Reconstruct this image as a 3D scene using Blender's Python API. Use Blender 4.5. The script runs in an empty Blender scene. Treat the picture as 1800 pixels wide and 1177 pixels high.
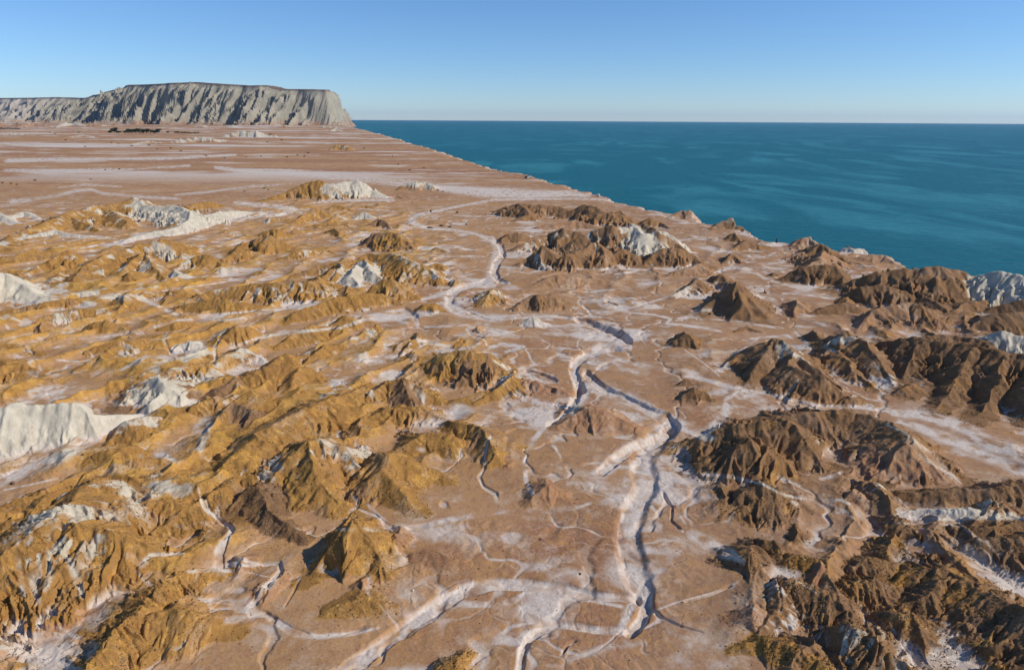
import bpy, bmesh, math, random
import numpy as np
from mathutils import Vector, Matrix
random.seed(7)
C = bpy.context.scene.collection
S = bpy.context.scene
# ------------------------------------------------------------------ camera
H = 40.0; F = 1200.0; CX, CY = 900.0, 588.5
PITCH = math.radians(17.51); ROLL = math.radians(0.313)
Fw = np.array([0, math.cos(PITCH), -math.sin(PITCH)])
R0 = np.array([1.0, 0, 0]); U0 = np.array([0, math.sin(PITCH), math.cos(PITCH)])
Rt = math.cos(ROLL)*R0 + math.sin(ROLL)*U0
Up = -math.sin(ROLL)*R0 + math.cos(ROLL)*U0
cam = bpy.data.objects.new('camera', bpy.data.cameras.new('camera')); C.objects.link(cam)
cam.matrix_world = Matrix(((Rt[0], Up[0], -Fw[0], 0), (Rt[1], Up[1], -Fw[1], 0), (Rt[2], Up[2], -Fw[2], H), (0, 0, 0, 1)))
cam.data.sensor_width = 36; cam.data.lens = 24; cam.data.clip_start = 0.5; cam.data.clip_end = 100000
S.camera = cam
# ------------------------------------------------------------------ light
SUN_AZ = math.radians(97)      # clockwise from the viewing direction (+Y): sun to the right
SUN_EL = math.radians(36)
w = bpy.data.worlds.new('World'); S.world = w; w.use_nodes = True
nt = w.node_tree; bg = nt.nodes['Background']
sky = nt.nodes.new('ShaderNodeTexSky'); sky.sky_type = 'NISHITA'; sky.sun_disc = False
sky.sun_elevation = SUN_EL; sky.sun_rotation = SUN_AZ
sky.altitude = 60; sky.air_density = 0.9; sky.dust_density = 0.0; sky.ozone_density = 10
nt.links.new(sky.outputs[0], bg.inputs[0]); bg.inputs[1].default_value = 0.12
sl = bpy.data.lights.new('sun', 'SUN'); sl.energy = 4.3; sl.angle = math.radians(0.55); sl.color = (1.0, 0.93, 0.83)
so = bpy.data.objects.new('sun', sl); C.objects.link(so)
sd = Vector((math.sin(SUN_AZ)*math.cos(SUN_EL), math.cos(SUN_AZ)*math.cos(SUN_EL), math.sin(SUN_EL)))
so.rotation_euler = sd.to_track_quat('Z', 'Y').to_euler(); so.location = (200, 0, 300)
S.view_settings.view_transform = 'Standard'; S.view_settings.look = 'None'
S.view_settings.exposure = 0.1; S.view_settings.gamma = 1.0
# ------------------------------------------------------------------ projection helpers
def unproj(px, py, z=0.0):
    d = Fw + Rt*((px-CX)/F) + Up*((CY-py)/F)
    k = (z-H)/d[2]
    return np.array([d[0]*k, d[1]*k, z])
def proj(X, Y, Z):
    dz = Z-H
    f = X*Fw[0]+Y*Fw[1]+dz*Fw[2]
    return CX+F*(X*Rt[0]+Y*Rt[1]+dz*Rt[2])/f, CY-F*(X*Up[0]+Y*Up[1]+dz*Up[2])/f
def hor(px): return 588.5-F*math.tan(PITCH) + (px-CX)*math.tan(ROLL)
# ------------------------------------------------------------------ noise
_rs = np.random.RandomState(11)
_ang = _rs.rand(256, 256)*2*np.pi
_gx = np.cos(_ang).astype(np.float32); _gy = np.sin(_ang).astype(np.float32)
def perlin(x, y):
    x = np.asarray(x, np.float32); y = np.asarray(y, np.float32)
    xf = np.floor(x); yf = np.floor(y)
    xi = xf.astype(np.int32) & 255; yi = yf.astype(np.int32) & 255
    fx = x-xf; fy = y-yf; x1 = (xi+1) & 255; y1 = (yi+1) & 255
    u = fx*fx*fx*(fx*(fx*6-15)+10); v = fy*fy*fy*(fy*(fy*6-15)+10)
    a = _gx[xi, yi]*fx+_gy[xi, yi]*fy
    b = _gx[x1, yi]*(fx-1)+_gy[x1, yi]*fy
    c = _gx[xi, y1]*fx+_gy[xi, y1]*(fy-1)
    d = _gx[x1, y1]*(fx-1)+_gy[x1, y1]*(fy-1)
    a += u*(b-a); c += u*(d-c)
    return (a+v*(c-a))*1.5
def fbm(x, y, n=4, g=0.5, off=0.0):
    r = 0; a = 1.0; t = 0
    for i in range(n):
        r = r+a*perlin(x*2**i+off+i*17.3, y*2**i+off*1.7+i*9.1); t += a; a *= g
    return r/t
def ss(a, b, x):
    t = np.clip((x-a)/(b-a), 0, 1); return t*t*(3-2*t)
# ------------------------------------------------------------------ terrain data (photo pixels -> world)
FLAT_A=(.45,.262,.130); FLAT_B=(.36,.205,.098); FLAT_C=(.37,.220,.125); FLAT_D=(.29,.170,.098); FLAT_OCH=(.44,.235,.085); FLAT_DK=(.22,.130,.075)
FLAT_RED=(.27,.125,.068); FLAT_PALE=(.50,.37,.26)
OCH_A=(.54,.295,.068); OCH_B=(.43,.215,.048); OCH_C=(.56,.370,.180); OCH_GOLD=(.54,.305,.055); OCH_D=(.25,.125,.042); OCH_P=(.54,.390,.240)
BRN_A=(.34,.195,.092); BRN_B=(.23,.128,.064); BRN_C=(.40,.240,.110); BRN_D=(.42,.290,.190); BRN_DARK=(.12,.070,.038); BRN_O=(.40,.205,.065)
WHT_A=(.55,.49,.38); WHT_B=(.42,.37,.28); WHT_C=(.64,.58,.46)
SALT_A=(.61,.54,.47); SALT_B=(.50,.41,.34)
GRV_A=(.15,.080,.026); GRV_B=(.08,.048,.028); GRV_L=(.45,.30,.13)
COAST=[(612,221),(628,226),(650,231),(700,245),(728,254),(760,262),(795,274),(830,285),(862,296),(895,301),(930,308),(952,315),(975,322),(1000,328),(1030,336),(1060,347),(1075,352),(1110,361),(1160,372),(1190,380),(1230,389),(1260,394),(1310,408),(1345,420),(1365,424),(1385,429),(1430,436),(1500,443),(1545,452),(1577,468),(1640,492),(1700,505),(1760,512),(1850,520),(2000,535),(2250,560),(3500,700)]
ZONES=[(150,560,420,150,.75),(300,740,420,170,.85),(150,980,330,140,.7),(560,440,260,110,.5),(640,640,270,90,.6),(700,780,200,90,.5),(60,440,330,80,.45),
(1450,430,260,60,.35),(1650,600,260,90,.6),(1720,900,330,130,.55),(1560,1060,300,140,.6),(1380,880,200,60,.3),(1060,500,150,60,.3),(1290,640,130,60,.25)]
# (colour, slope run, gully, crest points (x, y, pixels above its own ground), gravel)
RIDGES=[
# far plain
("w",1.2,.7,[(395,236,5),(420,229,11),(455,229,12),(472,235,6)]),("ow",1.2,.6,[(466,236,3),(474,232,7),(484,238,3)]),
("w",1.3,.6,[(232,252,2),(262,247,4),(285,250,2)]),("w",1.2,.8,[(300,249,2),(318,243,7),(350,240,9),(372,243,7),(396,245,3)]),
("ow",1.3,.9,[(580,262,2),(592,254,9),(603,253,10),(614,258,6),(624,262,2)]),("w",1.3,.8,[(580,229,2),(590,225,4),(600,229,2)]),
("w",1.4,.6,[(98,222,2),(118,213,8),(132,214,7),(150,221,2)]),("pw",1.5,.6,[(30,222,2),(55,215,6),(75,218,4),(95,221,2)]),("pb",1.5,.6,[(-40,220,4),(0,213,7),(25,214,6),(50,220,2)]),
("p",1.5,.5,[(150,220,3),(185,216,5),(230,219,3)]),("wp",1.4,.6,[(240,221,2),(300,219,4),(380,220,4),(470,219,5),(560,220,4),(600,223,3)]),
("ob",1.3,.6,[(0,236,2),(30,233,3),(60,236,2)]),("wp",1.4,.7,[(120,240,2),(145,236,4),(165,240,2)]),
# mid plain
("o",1.5,.8,[(455,353,2),(500,338,12),(540,319,29),(560,317,31),(582,323,26)]),("o",1.4,.8,[(555,325,22),(575,335,14),(592,348,3)]),
("w",1.3,1.0,[(578,325,24),(598,321,27),(615,317,30),(640,320,27),(655,332,15),(676,344,4)]),("b",1.5,.7,[(600,349,2),(625,345,4),(655,349,2)],.3),
("bo",1.5,.7,[(697,333,2),(712,323,10),(730,319,14),(750,320,12),(762,326,8),(774,332,2)],.4),
("p",1.8,.4,[(665,345,3),(700,342,5),(715,348,2)]),
# left middle
("ow",2.0,.9,[(-20,438,8),(40,405,12),(75,392,17),(120,374,22),(165,362,26),(200,358,26),(235,347,34),(262,358,24)],.3),
("w",1.5,.9,[(240,356,26),(262,361,24),(290,363,24),(310,361,27),(330,372,24),(360,378,18),(390,371,14),(420,370,11),(458,374,3)]),
("w",1.4,.9,[(335,372,27),(328,387,19),(300,402,12),(260,408,10),(225,418,6),(205,429,1)]),
("w",1.5,.8,[(20,425,3),(55,413,8),(92,404,12),(125,411,7),(175,414,4),(200,420,2)]),
("ow",1.6,.8,[(190,364,20),(205,378,17),(225,392,9)]),("ow",1.5,.8,[(120,378,18),(150,392,12),(172,404,5)],.2),
("w",1.5,.7,[(-30,368,24),(2,375,17),(20,388,6),(32,394,2)]),("w",1.6,.6,[(15,380,6),(42,371,8),(66,382,3)]),
("o",1.6,.7,[(300,369,3),(335,358,12),(372,354,11),(400,362,3)]),
("ow",1.6,.9,[(33,487,3),(70,463,14),(95,449,24),(115,440,30),(135,447,22),(165,460,6)]),
("ow",1.6,.9,[(80,505,5),(109,475,18),(150,465,22),(195,444,25),(240,430,28),(284,421,32),(310,424,27),(337,433,7)],.5),
("o",1.3,.9,[(244,445,26),(222,462,18),(203,482,4)],.4),("ow",1.3,.9,[(255,448,24),(272,468,16),(290,490,4)],.2),("ob",1.5,.8,[(150,465,20),(128,490,14),(110,503,5)],.8),
("w",1.4,.6,[(298,482,6),(306,474,14),(322,484,8),(345,498,1)]),("ow",1.5,.8,[(308,468,6),(335,454,16),(360,446,24),(382,458,13),(402,474,3)]),
("o",1.6,.8,[(-20,455,12),(25,450,14),(58,438,17),(78,452,5)],.3),("ob",1.6,.8,[(-30,482,12),(20,474,13),(45,490,3)],.5),
("w",1.5,.5,[(-90,490,50),(-30,480,54),(8,482,47),(38,498,31),(68,520,13),(95,545,1)]),
("o",1.8,.5,[(100,530,4),(150,522,7),(195,530,3)]),("o",1.8,.5,[(100,548,3),(140,540,8),(170,552,3)]),
# centre left
("ob",1.5,.9,[(405,447,5),(420,432,16),(440,425,18),(455,416,28),(470,414,31),(490,421,23),(515,434,10),(548,441,2)],.3),("ob",1.4,.9,[(425,425,12),(415,440,8),(412,452,2)],.3),
("o",1.5,.8,[(450,414,4),(470,405,14),(486,402,17),(505,411,7)],.2),("ob",1.5,.7,[(495,412,2),(515,404,8),(545,403,4)],.3),
("ob",1.4,.8,[(505,392,4),(525,383,10),(550,368,17),(560,366,18),(575,377,8),(592,384,2)],.3),("o",1.4,.8,[(535,398,2),(560,393,7),(590,399,2)]),
("o",1.4,.8,[(572,368,3),(592,359,10),(620,368,3)]),("o",1.5,.7,[(628,366,2),(640,361,5),(670,368,2)]),
("wo",1.4,.9,[(618,386,2),(638,372,14),(652,378,9),(662,386,2)]),("b",1.4,.8,[(644,396,5),(662,384,14),(676,388,12),(686,402,3)],.3),
("ob",1.5,.9,[(628,432,3),(648,422,12),(660,410,24),(690,408,27),(706,416,22),(730,423,12),(752,433,2)],.4),("b",1.4,.8,[(655,412,22),(642,427,9),(633,437,3)],.5),
("ob",1.4,.6,[(752,442,4),(768,434,8),(788,442,3)],.6),("ob",1.4,.6,[(594,397,3),(604,392,7),(614,399,2)],.5),("ob",1.4,.6,[(571,446,2),(581,440,6),(592,446,2)],.4),
("ob",1.4,.6,[(547,460,2),(556,456,4),(566,460,1)],.5),("o",1.5,.6,[(555,397,2),(575,393,6),(600,398,2)]),
("ob",1.4,.8,[(495,495,1),(520,480,8),(560,468,14),(595,461,19),(620,458,17),(645,447,24),(680,445,27),(700,447,28)],.5),
("ow",1.5,.9,[(690,447,30),(715,455,34),(745,468,26),(770,484,15),(795,493,2)],.1),("ow",1.3,1.,[(598,462,26),(588,485,16),(575,505,4)],.3),
("wo",1.3,1.,[(640,455,28),(655,478,20),(668,492,10)]),("w",1.3,.8,[(625,464,28),(612,485,18),(630,500,8)]),
("ow",1.6,1.,[(300,540,2),(345,519,11),(385,508,16),(440,500,23),(490,498,26),(540,494,28),(565,492,22)],.3),("ow",1.4,1.,[(345,516,12),(365,530,8),(382,545,2)],.8),
("ow",1.3,1.,[(560,492,24),(572,510,14),(560,528,4)],.1),("o",1.4,.8,[(240,560,2),(290,533,8),(303,509,10),(330,515,8),(352,528,3)],.2),
("o",1.5,.9,[(494,568,2),(512,553,12),(548,538,18),(585,525,22),(610,519,23),(645,514,22),(680,520,12),(700,530,4)],.5),
("o",1.4,.7,[(642,518,8),(658,502,22),(673,489,34),(690,492,32),(712,505,20),(735,520,6)],.2),
("o",1.5,.7,[(728,548,3),(742,535,14),(762,532,15),(785,545,3)],.5),("o",1.5,.6,[(748,468,10),(768,462,14),(786,473,6)],.1),
# left, third row
("o",1.5,.6,[(140,582,5),(158,568,16),(185,563,19),(208,570,12),(228,582,3)],.6),("pw",1.6,.6,[(52,580,5),(76,564,20),(100,577,6)],.2),
("o",1.7,.8,[(-60,598,20),(-5,600,20),(35,610,10),(65,622,2)],.3),("o",1.7,.9,[(-60,630,24),(0,628,22),(45,640,14),(80,655,3)],.2),("o",1.6,.9,[(-60,665,20),(20,655,20),(75,665,10),(110,672,2)],.1),
("p",2.6,.3,[(175,612,4),(222,593,17),(262,604,7)]),("p",2.2,.3,[(250,588,8),(300,583,12),(360,582,10),(400,584,3)]),
("w",1.6,.7,[(296,622,3),(316,604,14),(335,599,16),(362,612,4)]),("o",1.7,.7,[(325,645,6),(345,627,15),(368,622,16),(380,634,6)]),
("w",1.4,.7,[(400,636,4),(418,611,22),(440,622,10),(462,640,2)]),("b",1.4,.6,[(385,643,3),(405,625,12),(416,612,20)]),
("b",1.9,.6,[(205,722,3),(235,690,18),(262,672,30),(287,664,38)],.4),("w",1.5,1.,[(287,664,40),(300,680,34),(320,695,22),(338,706,8)]),
("w",1.2,.9,[(284,690,30),(262,708,22),(240,725,6)]),
("w",1.1,.55,[(-260,700,95),(-60,708,85),(0,712,74),(60,712,68),(130,711,62),(150,724,46),(180,730,30),(228,729,13)]),
# big diagonal ridges
("o",1.9,.7,[(352,868,4),(375,838,22),(415,798,38),(458,762,46),(500,733,46),(555,707,38),(600,691,28),(650,676,14)],.25),
("ow",1.5,.9,[(350,762,6),(383,731,22),(413,706,33),(440,688,44),(470,700,32),(498,722,12)],.35),("b",1.3,.6,[(415,708,33),(452,720,28),(430,748,18),(410,775,6)],.5),
("o",1.9,.7,[(405,672,15),(450,650,27),(490,640,30),(530,655,18),(560,672,5)],.1),("b",1.6,.6,[(355,698,6),(385,680,18),(412,664,22)],.3),
("ow",1.6,.8,[(440,905,4),(480,830,34),(512,796,55),(535,782,62),(560,772,62),(600,790,44),(640,835,14)],.25),("o",1.3,.8,[(535,784,62),(545,830,46),(590,880,18),(630,895,5)],.2),
("b",1.5,.8,[(395,905,4),(432,868,26),(458,852,36),(478,868,26),(480,905,5)],1.),("b",1.4,.8,[(458,856,34),(470,900,24),(530,940,8)],.8),
("b",1.3,.8,[(640,868,4),(662,828,28),(690,797,48)],.5),("o",1.7,.8,[(690,797,50),(725,812,34),(775,832,10)],.1),("ob",1.4,.8,[(678,826,44),(705,860,26),(740,900,3)],.3),
("ow",1.6,.8,[(635,695,12),(672,672,28),(705,664,34),(742,678,26),(778,702,6)],.5),("b",1.4,.8,[(708,666,34),(722,690,24),(740,720,4)],.6),
("ob",1.5,1.,[(712,665,3),(748,640,20),(785,619,40),(805,614,44),(830,617,43),(860,623,36),(880,638,20),(902,658,3)],.35),
("o",1.8,.8,[(630,740,8),(678,716,20),(740,713,20),(785,733,6)],.3),("ow",1.8,.9,[(700,790,14),(742,758,30),(790,768,24),(838,780,5)],.4),
("o",1.6,.8,[(790,738,12),(843,753,28),(870,793,20),(885,812,4)],.2),("b",1.4,.7,[(815,788,8),(838,762,24),(846,756,28)],.4),("o",2.2,.5,[(800,705,6),(850,690,12),(880,700,4)]),
("p",2.4,.35,[(980,748,7),(1028,714,26),(1062,722,22),(1110,745,7)]),("p",2.0,.4,[(900,694,4),(930,668,16),(960,672,14),(1000,690,5)]),("po",2.0,.6,[(935,875,10),(965,852,23),(988,864,12),(1004,880,2)]),
("o",1.5,.7,[(548,1012,3),(572,972,26),(598,938,56),(617,924,70),(640,945,50),(668,978,24)],.35),
# near left
("o",1.35,.8,[(95,1235,35),(150,1165,45),(205,1100,52),(250,1055,46),(290,1018,42),(325,1003,34),(362,999,18),(400,1002,4)],.5),
("o",2.2,.5,[(230,1085,40),(300,1070,45),(350,1090,30),(420,1110,5)],.15),
("ow",1.7,.9,[(-60,1010,60),(0,975,75),(45,935,85),(95,905,86),(130,872,76),(158,846,50)],.3),("ow",1.5,.9,[(95,905,86),(150,925,82),(195,935,72),(245,948,50),(285,975,15)],.25),
("ob",1.6,.8,[(-60,945,20),(0,920,28),(50,906,28),(100,898,22),(130,885,30)],1.),("ow",2.0,.6,[(130,880,50),(190,880,40),(235,910,20)],.1),
("o",1.5,.7,[(132,826,4),(160,802,18),(190,789,29),(216,798,14),(232,812,3)],.8),("o",1.5,.7,[(180,792,5),(215,762,22),(250,745,32),(288,757,10)],.5),
("o",1.7,.8,[(228,912,12),(262,884,32),(310,882,32),(338,905,12)],.1),("o",1.5,.6,[(322,944,5),(346,928,16),(372,943,4)],.8),("o",1.4,.5,[(318,975,15),(326,977,12)],.7),
("o",1.5,.8,[(350,893,8),(372,874,24),(398,869,26),(420,885,8)],.9),("ow",1.9,.7,[(200,860,10),(250,835,22),(310,830,26),(350,850,12)],.1),
("o",2.0,.7,[(-80,1140,40),(0,1155,25),(60,1165,12),(120,1180,3)],.2),("o",1.5,.8,[(752,1186,8),(785,1163,24),(812,1158,28),(835,1190,4)],.8),
("o",2.6,.3,[(590,1070,8),(640,1050,16),(690,1060,6)],.1),("p",2.6,.3,[(720,980,5),(760,975,9),(810,985,4)],.1),
# right : far group
("b",1.4,.9,[(868,370,2),(893,363,12),(912,357,20),(940,359,19),(985,362,17),(1012,372,10),(1020,384,3)],.3),("b",1.3,1.,[(912,358,20),(930,375,12),(905,385,4)],.3),
("b",1.5,.9,[(995,372,12),(1030,358,27),(1060,371,21),(1095,377,17),(1128,388,4)],.1),("p",2.2,.3,[(945,398,4),(1010,386,12),(1060,400,3)]),
("b",1.5,.6,[(876,424,3),(893,411,13),(915,409,15),(935,417,6)],.1),("pw",1.8,.6,[(845,408,3),(870,404,5),(910,406,4)]),
("bw",1.4,1.,[(905,437,5),(935,424,14),(965,412,20),(990,401,34),(1018,408,28),(1045,424,16)],.1),
("bw",1.4,1.,[(1008,424,18),(1040,406,34),(1072,396,46),(1100,399,42),(1130,394,45),(1160,408,38),(1190,424,22),(1212,442,8)],.1),
("w",1.4,1.,[(1112,398,40),(1132,412,36),(1170,408,34),(1195,425,20),(1208,438,8)]),
("bw",1.3,1.,[(902,468,2),(926,452,14),(953,431,36),(975,446,24),(1002,452,16)],.1),("b",1.2,1.,[(995,450,24),(1020,440,30),(1048,424,38),(1062,445,26),(1080,465,5)],.1),
("w",1.2,.9,[(1042,430,34),(1058,450,18),(1078,463,5)]),("b",1.2,1.,[(1072,452,14),(1093,435,28),(1112,445,18),(1128,466,2)],.2),("b",1.2,.9,[(1020,435,32),(1010,452,20),(1012,470,3)],.1),
("b",1.3,1.,[(1122,466,3),(1150,445,20),(1170,435,29),(1196,437,28),(1222,450,15),(1246,468,2)],.1),
("b",1.4,.8,[(1125,390,3),(1141,383,14),(1160,389,8),(1182,401,2)]),("b",1.4,.7,[(1078,378,3),(1088,370,9),(1102,378,3)]),
("pb",1.4,.8,[(1172,382,2),(1198,369,13),(1213,367,16),(1230,382,3)],.1),("bw",1.4,.8,[(1248,402,3),(1272,389,13),(1291,381,21),(1298,383,19),(1312,393,12),(1328,405,3)],.1),
("bo",1.5,.8,[(1287,439,3),(1312,421,16),(1330,428,10),(1352,433,4)],.1),("pb",1.7,.6,[(1285,425,2),(1300,420,4),(1320,426,2)]),
("pb",1.6,.7,[(1388,433,3),(1418,416,18),(1440,407,27),(1463,409,26),(1478,419,19),(1500,430,10)],.1),("w",1.5,.6,[(1460,432,6),(1500,436,10),(1527,434,11),(1540,442,5)]),
("p",1.9,.5,[(1500,452,5),(1530,446,12),(1552,447,12),(1578,466,2)]),
("p",1.5,.6,[(1385,452,4),(1410,442,13),(1430,446,6)]),("b",1.5,.8,[(1412,448,8),(1443,427,28),(1460,437,22)],.1),("pb",1.4,.9,[(1420,470,14),(1450,442,28),(1472,452,18),(1495,466,3)],.1),
("b",1.4,.7,[(1378,489,5),(1402,473,22),(1430,463,32),(1462,466,30),(1482,485,16),(1480,505,4)],1.),
# right : coastal range
("b",1.5,.9,[(1470,503,6),(1500,492,22),(1550,479,38),(1590,469,50),(1620,469,52),(1655,469,54),(1690,478,44),(1722,490,28)],.3),("b",1.4,.9,[(1485,520,8),(1508,503,26),(1545,500,30),(1600,515,20),(1622,532,3)],1.),
("b",1.2,.9,[(1655,470,54),(1645,495,36),(1632,520,8)],.2),("b",1.2,.9,[(1560,480,38),(1580,495,30),(1600,505,14)],.4),("w",1.3,.8,[(1640,528,4),(1672,508,20),(1695,525,5)]),
("b",1.4,.8,[(1676,500,26),(1705,486,34),(1738,481,40)],.2),("w",1.3,.9,[(1738,480,50),(1765,479,55),(1800,486,55),(1880,490,55)]),("b",1.4,.7,[(1750,522,10),(1785,497,34),(1850,500,40)],.4),
("b",1.6,.7,[(1428,549,4),(1460,535,15),(1488,531,18),(1518,549,4)],.9),("pb",1.4,1.,[(1500,578,4),(1535,548,24),(1565,537,32),(1600,532,36),(1625,537,36),(1652,558,20),(1678,578,3)],.15),("b",1.2,1.,[(1622,537,36),(1632,560,20),(1645,580,3)],.2),
("b",1.5,.7,[(1690,580,3),(1725,560,22),(1760,549,32),(1810,546,34),(1880,550,35)],.8),("b",1.7,.7,[(1660,548,8),(1705,530,18),(1735,528,18),(1758,545,4)],.1),("b",1.5,.7,[(1750,540,14),(1800,527,30),(1870,525,32)],.8),
("w",1.5,.4,[(1712,617,3),(1742,593,26),(1762,582,38),(1800,590,36),(1870,605,30)]),("b",1.6,.5,[(1540,600,5),(1600,593,12),(1680,590,20),(1725,596,22)],.5),
("bw",1.4,.9,[(1272,645,4),(1300,624,22),(1330,607,38),(1362,596,50),(1392,611,44),(1425,638,32),(1462,670,16),(1505,707,2)],.1),("b",1.3,.9,[(1352,603,44),(1335,632,32),(1318,668,10),(1305,685,2)],.7),
("bo",1.25,.9,[(1392,640,38),(1415,652,38),(1440,658,40),(1470,682,18),(1490,702,3)],.2),("b",1.25,1.,[(1398,620,40),(1385,655,26),(1378,690,4)],.2),
("bw",1.5,.9,[(1428,607,4),(1462,594,24),(1494,586,44),(1516,597,42),(1540,625,32),(1562,658,16),(1588,692,2)],.1),("bo",1.3,.9,[(1455,600,20),(1480,625,26),(1520,665,12),(1550,690,3)],.1),
("b",1.5,.8,[(1528,604,22),(1585,598,42),(1650,600,54),(1705,606,60),(1755,615,64),(1810,625,66),(1900,645,66)],1.),
("b",1.2,.9,[(1712,612,60),(1690,645,40),(1662,690,16),(1640,722,2)],.7),("b",1.2,.9,[(1765,620,62),(1752,660,42),(1735,700,18),(1715,738,2)],.5),("b",1.2,.9,[(1820,630,64),(1812,680,44),(1800,740,5)],.5),("b",1.3,.9,[(1620,600,48),(1600,640,26),(1590,670,4)],1.),
("bo",1.5,.6,[(1462,708,3),(1484,695,14),(1510,706,4)],.6),("bo",1.5,.7,[(1196,703,3),(1222,682,22),(1240,690,14),(1252,704,3)],1.),("b",1.4,.6,[(1188,676,2),(1204,664,11),(1220,674,3)],1.),
("b",1.45,.8,[(1225,548,3),(1262,520,28),(1282,505,44),(1297,499,52),(1320,522,32),(1350,560,4)],.4),("b",1.1,.6,[(1297,500,50),(1305,532,30),(1332,564,4)],.5),
("b",1.6,.7,[(1178,604,4),(1208,583,24),(1225,587,18),(1248,600,4)],.5),("wo",1.2,.9,[(912,572,3),(938,555,18),(958,565,8)],.1),
("pb",1.7,.7,[(902,542,3),(920,529,12),(946,517,22),(970,521,18),(1006,532,6)],.2),("b",1.4,.7,[(935,526,14),(948,517,24),(962,524,14)],.6),
("p",2.2,.5,[(938,502,3),(975,483,15),(1020,488,11),(1085,494,6)]),("p",2.6,.4,[(1150,505,4),(1210,495,9),(1250,505,3)]),
("b",1.4,.7,[(1298,582,3),(1318,573,8),(1340,582,3)],.5),
# crater hill
("b",1.6,.9,[(1296,738,12),(1350,729,28),(1420,724,36),(1490,722,42),(1525,730,42),(1560,738,48),(1590,760,58),(1605,790,40),(1650,822,14),(1690,842,2)],.3),
("b",1.2,.9,[(1590,762,58),(1572,800,38),(1555,845,4)],.6),("p",1.9,.6,[(1595,775,50),(1640,815,24),(1665,845,5)],.1),
("bo",1.4,.9,[(1192,785,8),(1235,766,32),(1290,748,52),(1345,744,62),(1392,744,64),(1412,772,48),(1438,805,22),(1462,826,2)],.6),("b",1.3,.9,[(1290,790,44),(1318,775,60),(1335,800,44),(1345,842,3)],.8),
("bo",1.3,.9,[(1355,782,58),(1385,810,34),(1405,848,3)],.3),("bo",1.4,.7,[(1205,822,5),(1243,801,26),(1255,803,22),(1272,826,3)],.7),("bo",1.3,.7,[(1207,797,8),(1235,780,28),(1260,790,20)],.6),
("o",1.5,.6,[(1273,846,3),(1295,836,12),(1312,846,2)],.5),("bo",1.5,.8,[(1280,886,6),(1308,860,30),(1335,850,44),(1360,860,40),(1402,890,8)],.8),("bo",1.5,.7,[(1285,900,8),(1320,888,20),(1360,900,8)],.9),
("bo",1.7,.5,[(1232,850,8),(1255,843,16),(1272,868,15),(1264,912,3)],.8),("pb",1.6,.7,[(1468,884,3),(1495,867,20),(1530,878,15),(1565,897,3)],.1),("pw",1.9,.6,[(1440,835,3),(1470,828,10),(1510,850,3)],.1),
# right edge
("b",1.5,.5,[(1560,868,8),(1650,858,24),(1740,855,36),(1840,845,46)],.3),("w",1.3,.7,[(1560,912,3),(1630,893,16),(1700,893,24),(1770,905,24),(1860,912,30)]),
("b",1.5,.6,[(1640,942,3),(1670,926,22),(1700,928,26),(1760,922,40),(1860,905,50)],.8),("b",1.4,.8,[(1690,975,8),(1740,950,40),(1800,938,66),(1880,925,80)],.8),
# dark gravel hills, lower right
("bo",1.5,.8,[(1310,970,5),(1338,946,30),(1362,947,28),(1392,962,6)],1.),("b",1.6,.7,[(1360,1000,8),(1395,973,30),(1445,982,34),(1485,1002,10)],1.),("b",1.6,.7,[(1480,998,10),(1520,976,28),(1565,984,24),(1590,992,8)],.9),
("b",1.6,.9,[(1340,1058,14),(1378,1028,36),(1425,1035,44),(1480,1055,48),(1505,1095,22)],1.),("b",1.4,.9,[(1385,1030,36),(1400,1070,20),(1440,1100,6)],1.),("b",1.3,.8,[(1462,1050,20),(1490,1025,40),(1545,1008,40),(1575,1020,18)],1.),
("b",1.5,.9,[(1570,1018,14),(1620,992,40),(1662,995,50),(1705,1022,60),(1740,1080,50),(1760,1150,30)],.9),("b",1.3,.9,[(1590,1055,20),(1630,1030,44),(1660,1005,50)],1.),
("b",1.4,.9,[(1550,1110,14),(1585,1085,44),(1612,1078,54),(1640,1120,32),(1650,1170,10)],.9),("bw",1.6,.6,[(1440,1105,14),(1490,1098,48),(1545,1125,56),(1600,1170,40),(1660,1230,10)],.5),
("b",1.5,.8,[(1290,1140,8),(1330,1118,32),(1380,1128,40),(1440,1155,36),(1510,1200,30)],1.),("b",1.5,.8,[(1700,1020,60),(1760,1045,80),(1830,1080,100),(1920,1150,110)],.8),
("bo",1.5,.7,[(1300,1010,3),(1328,995,10),(1345,1010,3)],.7),
]
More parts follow.
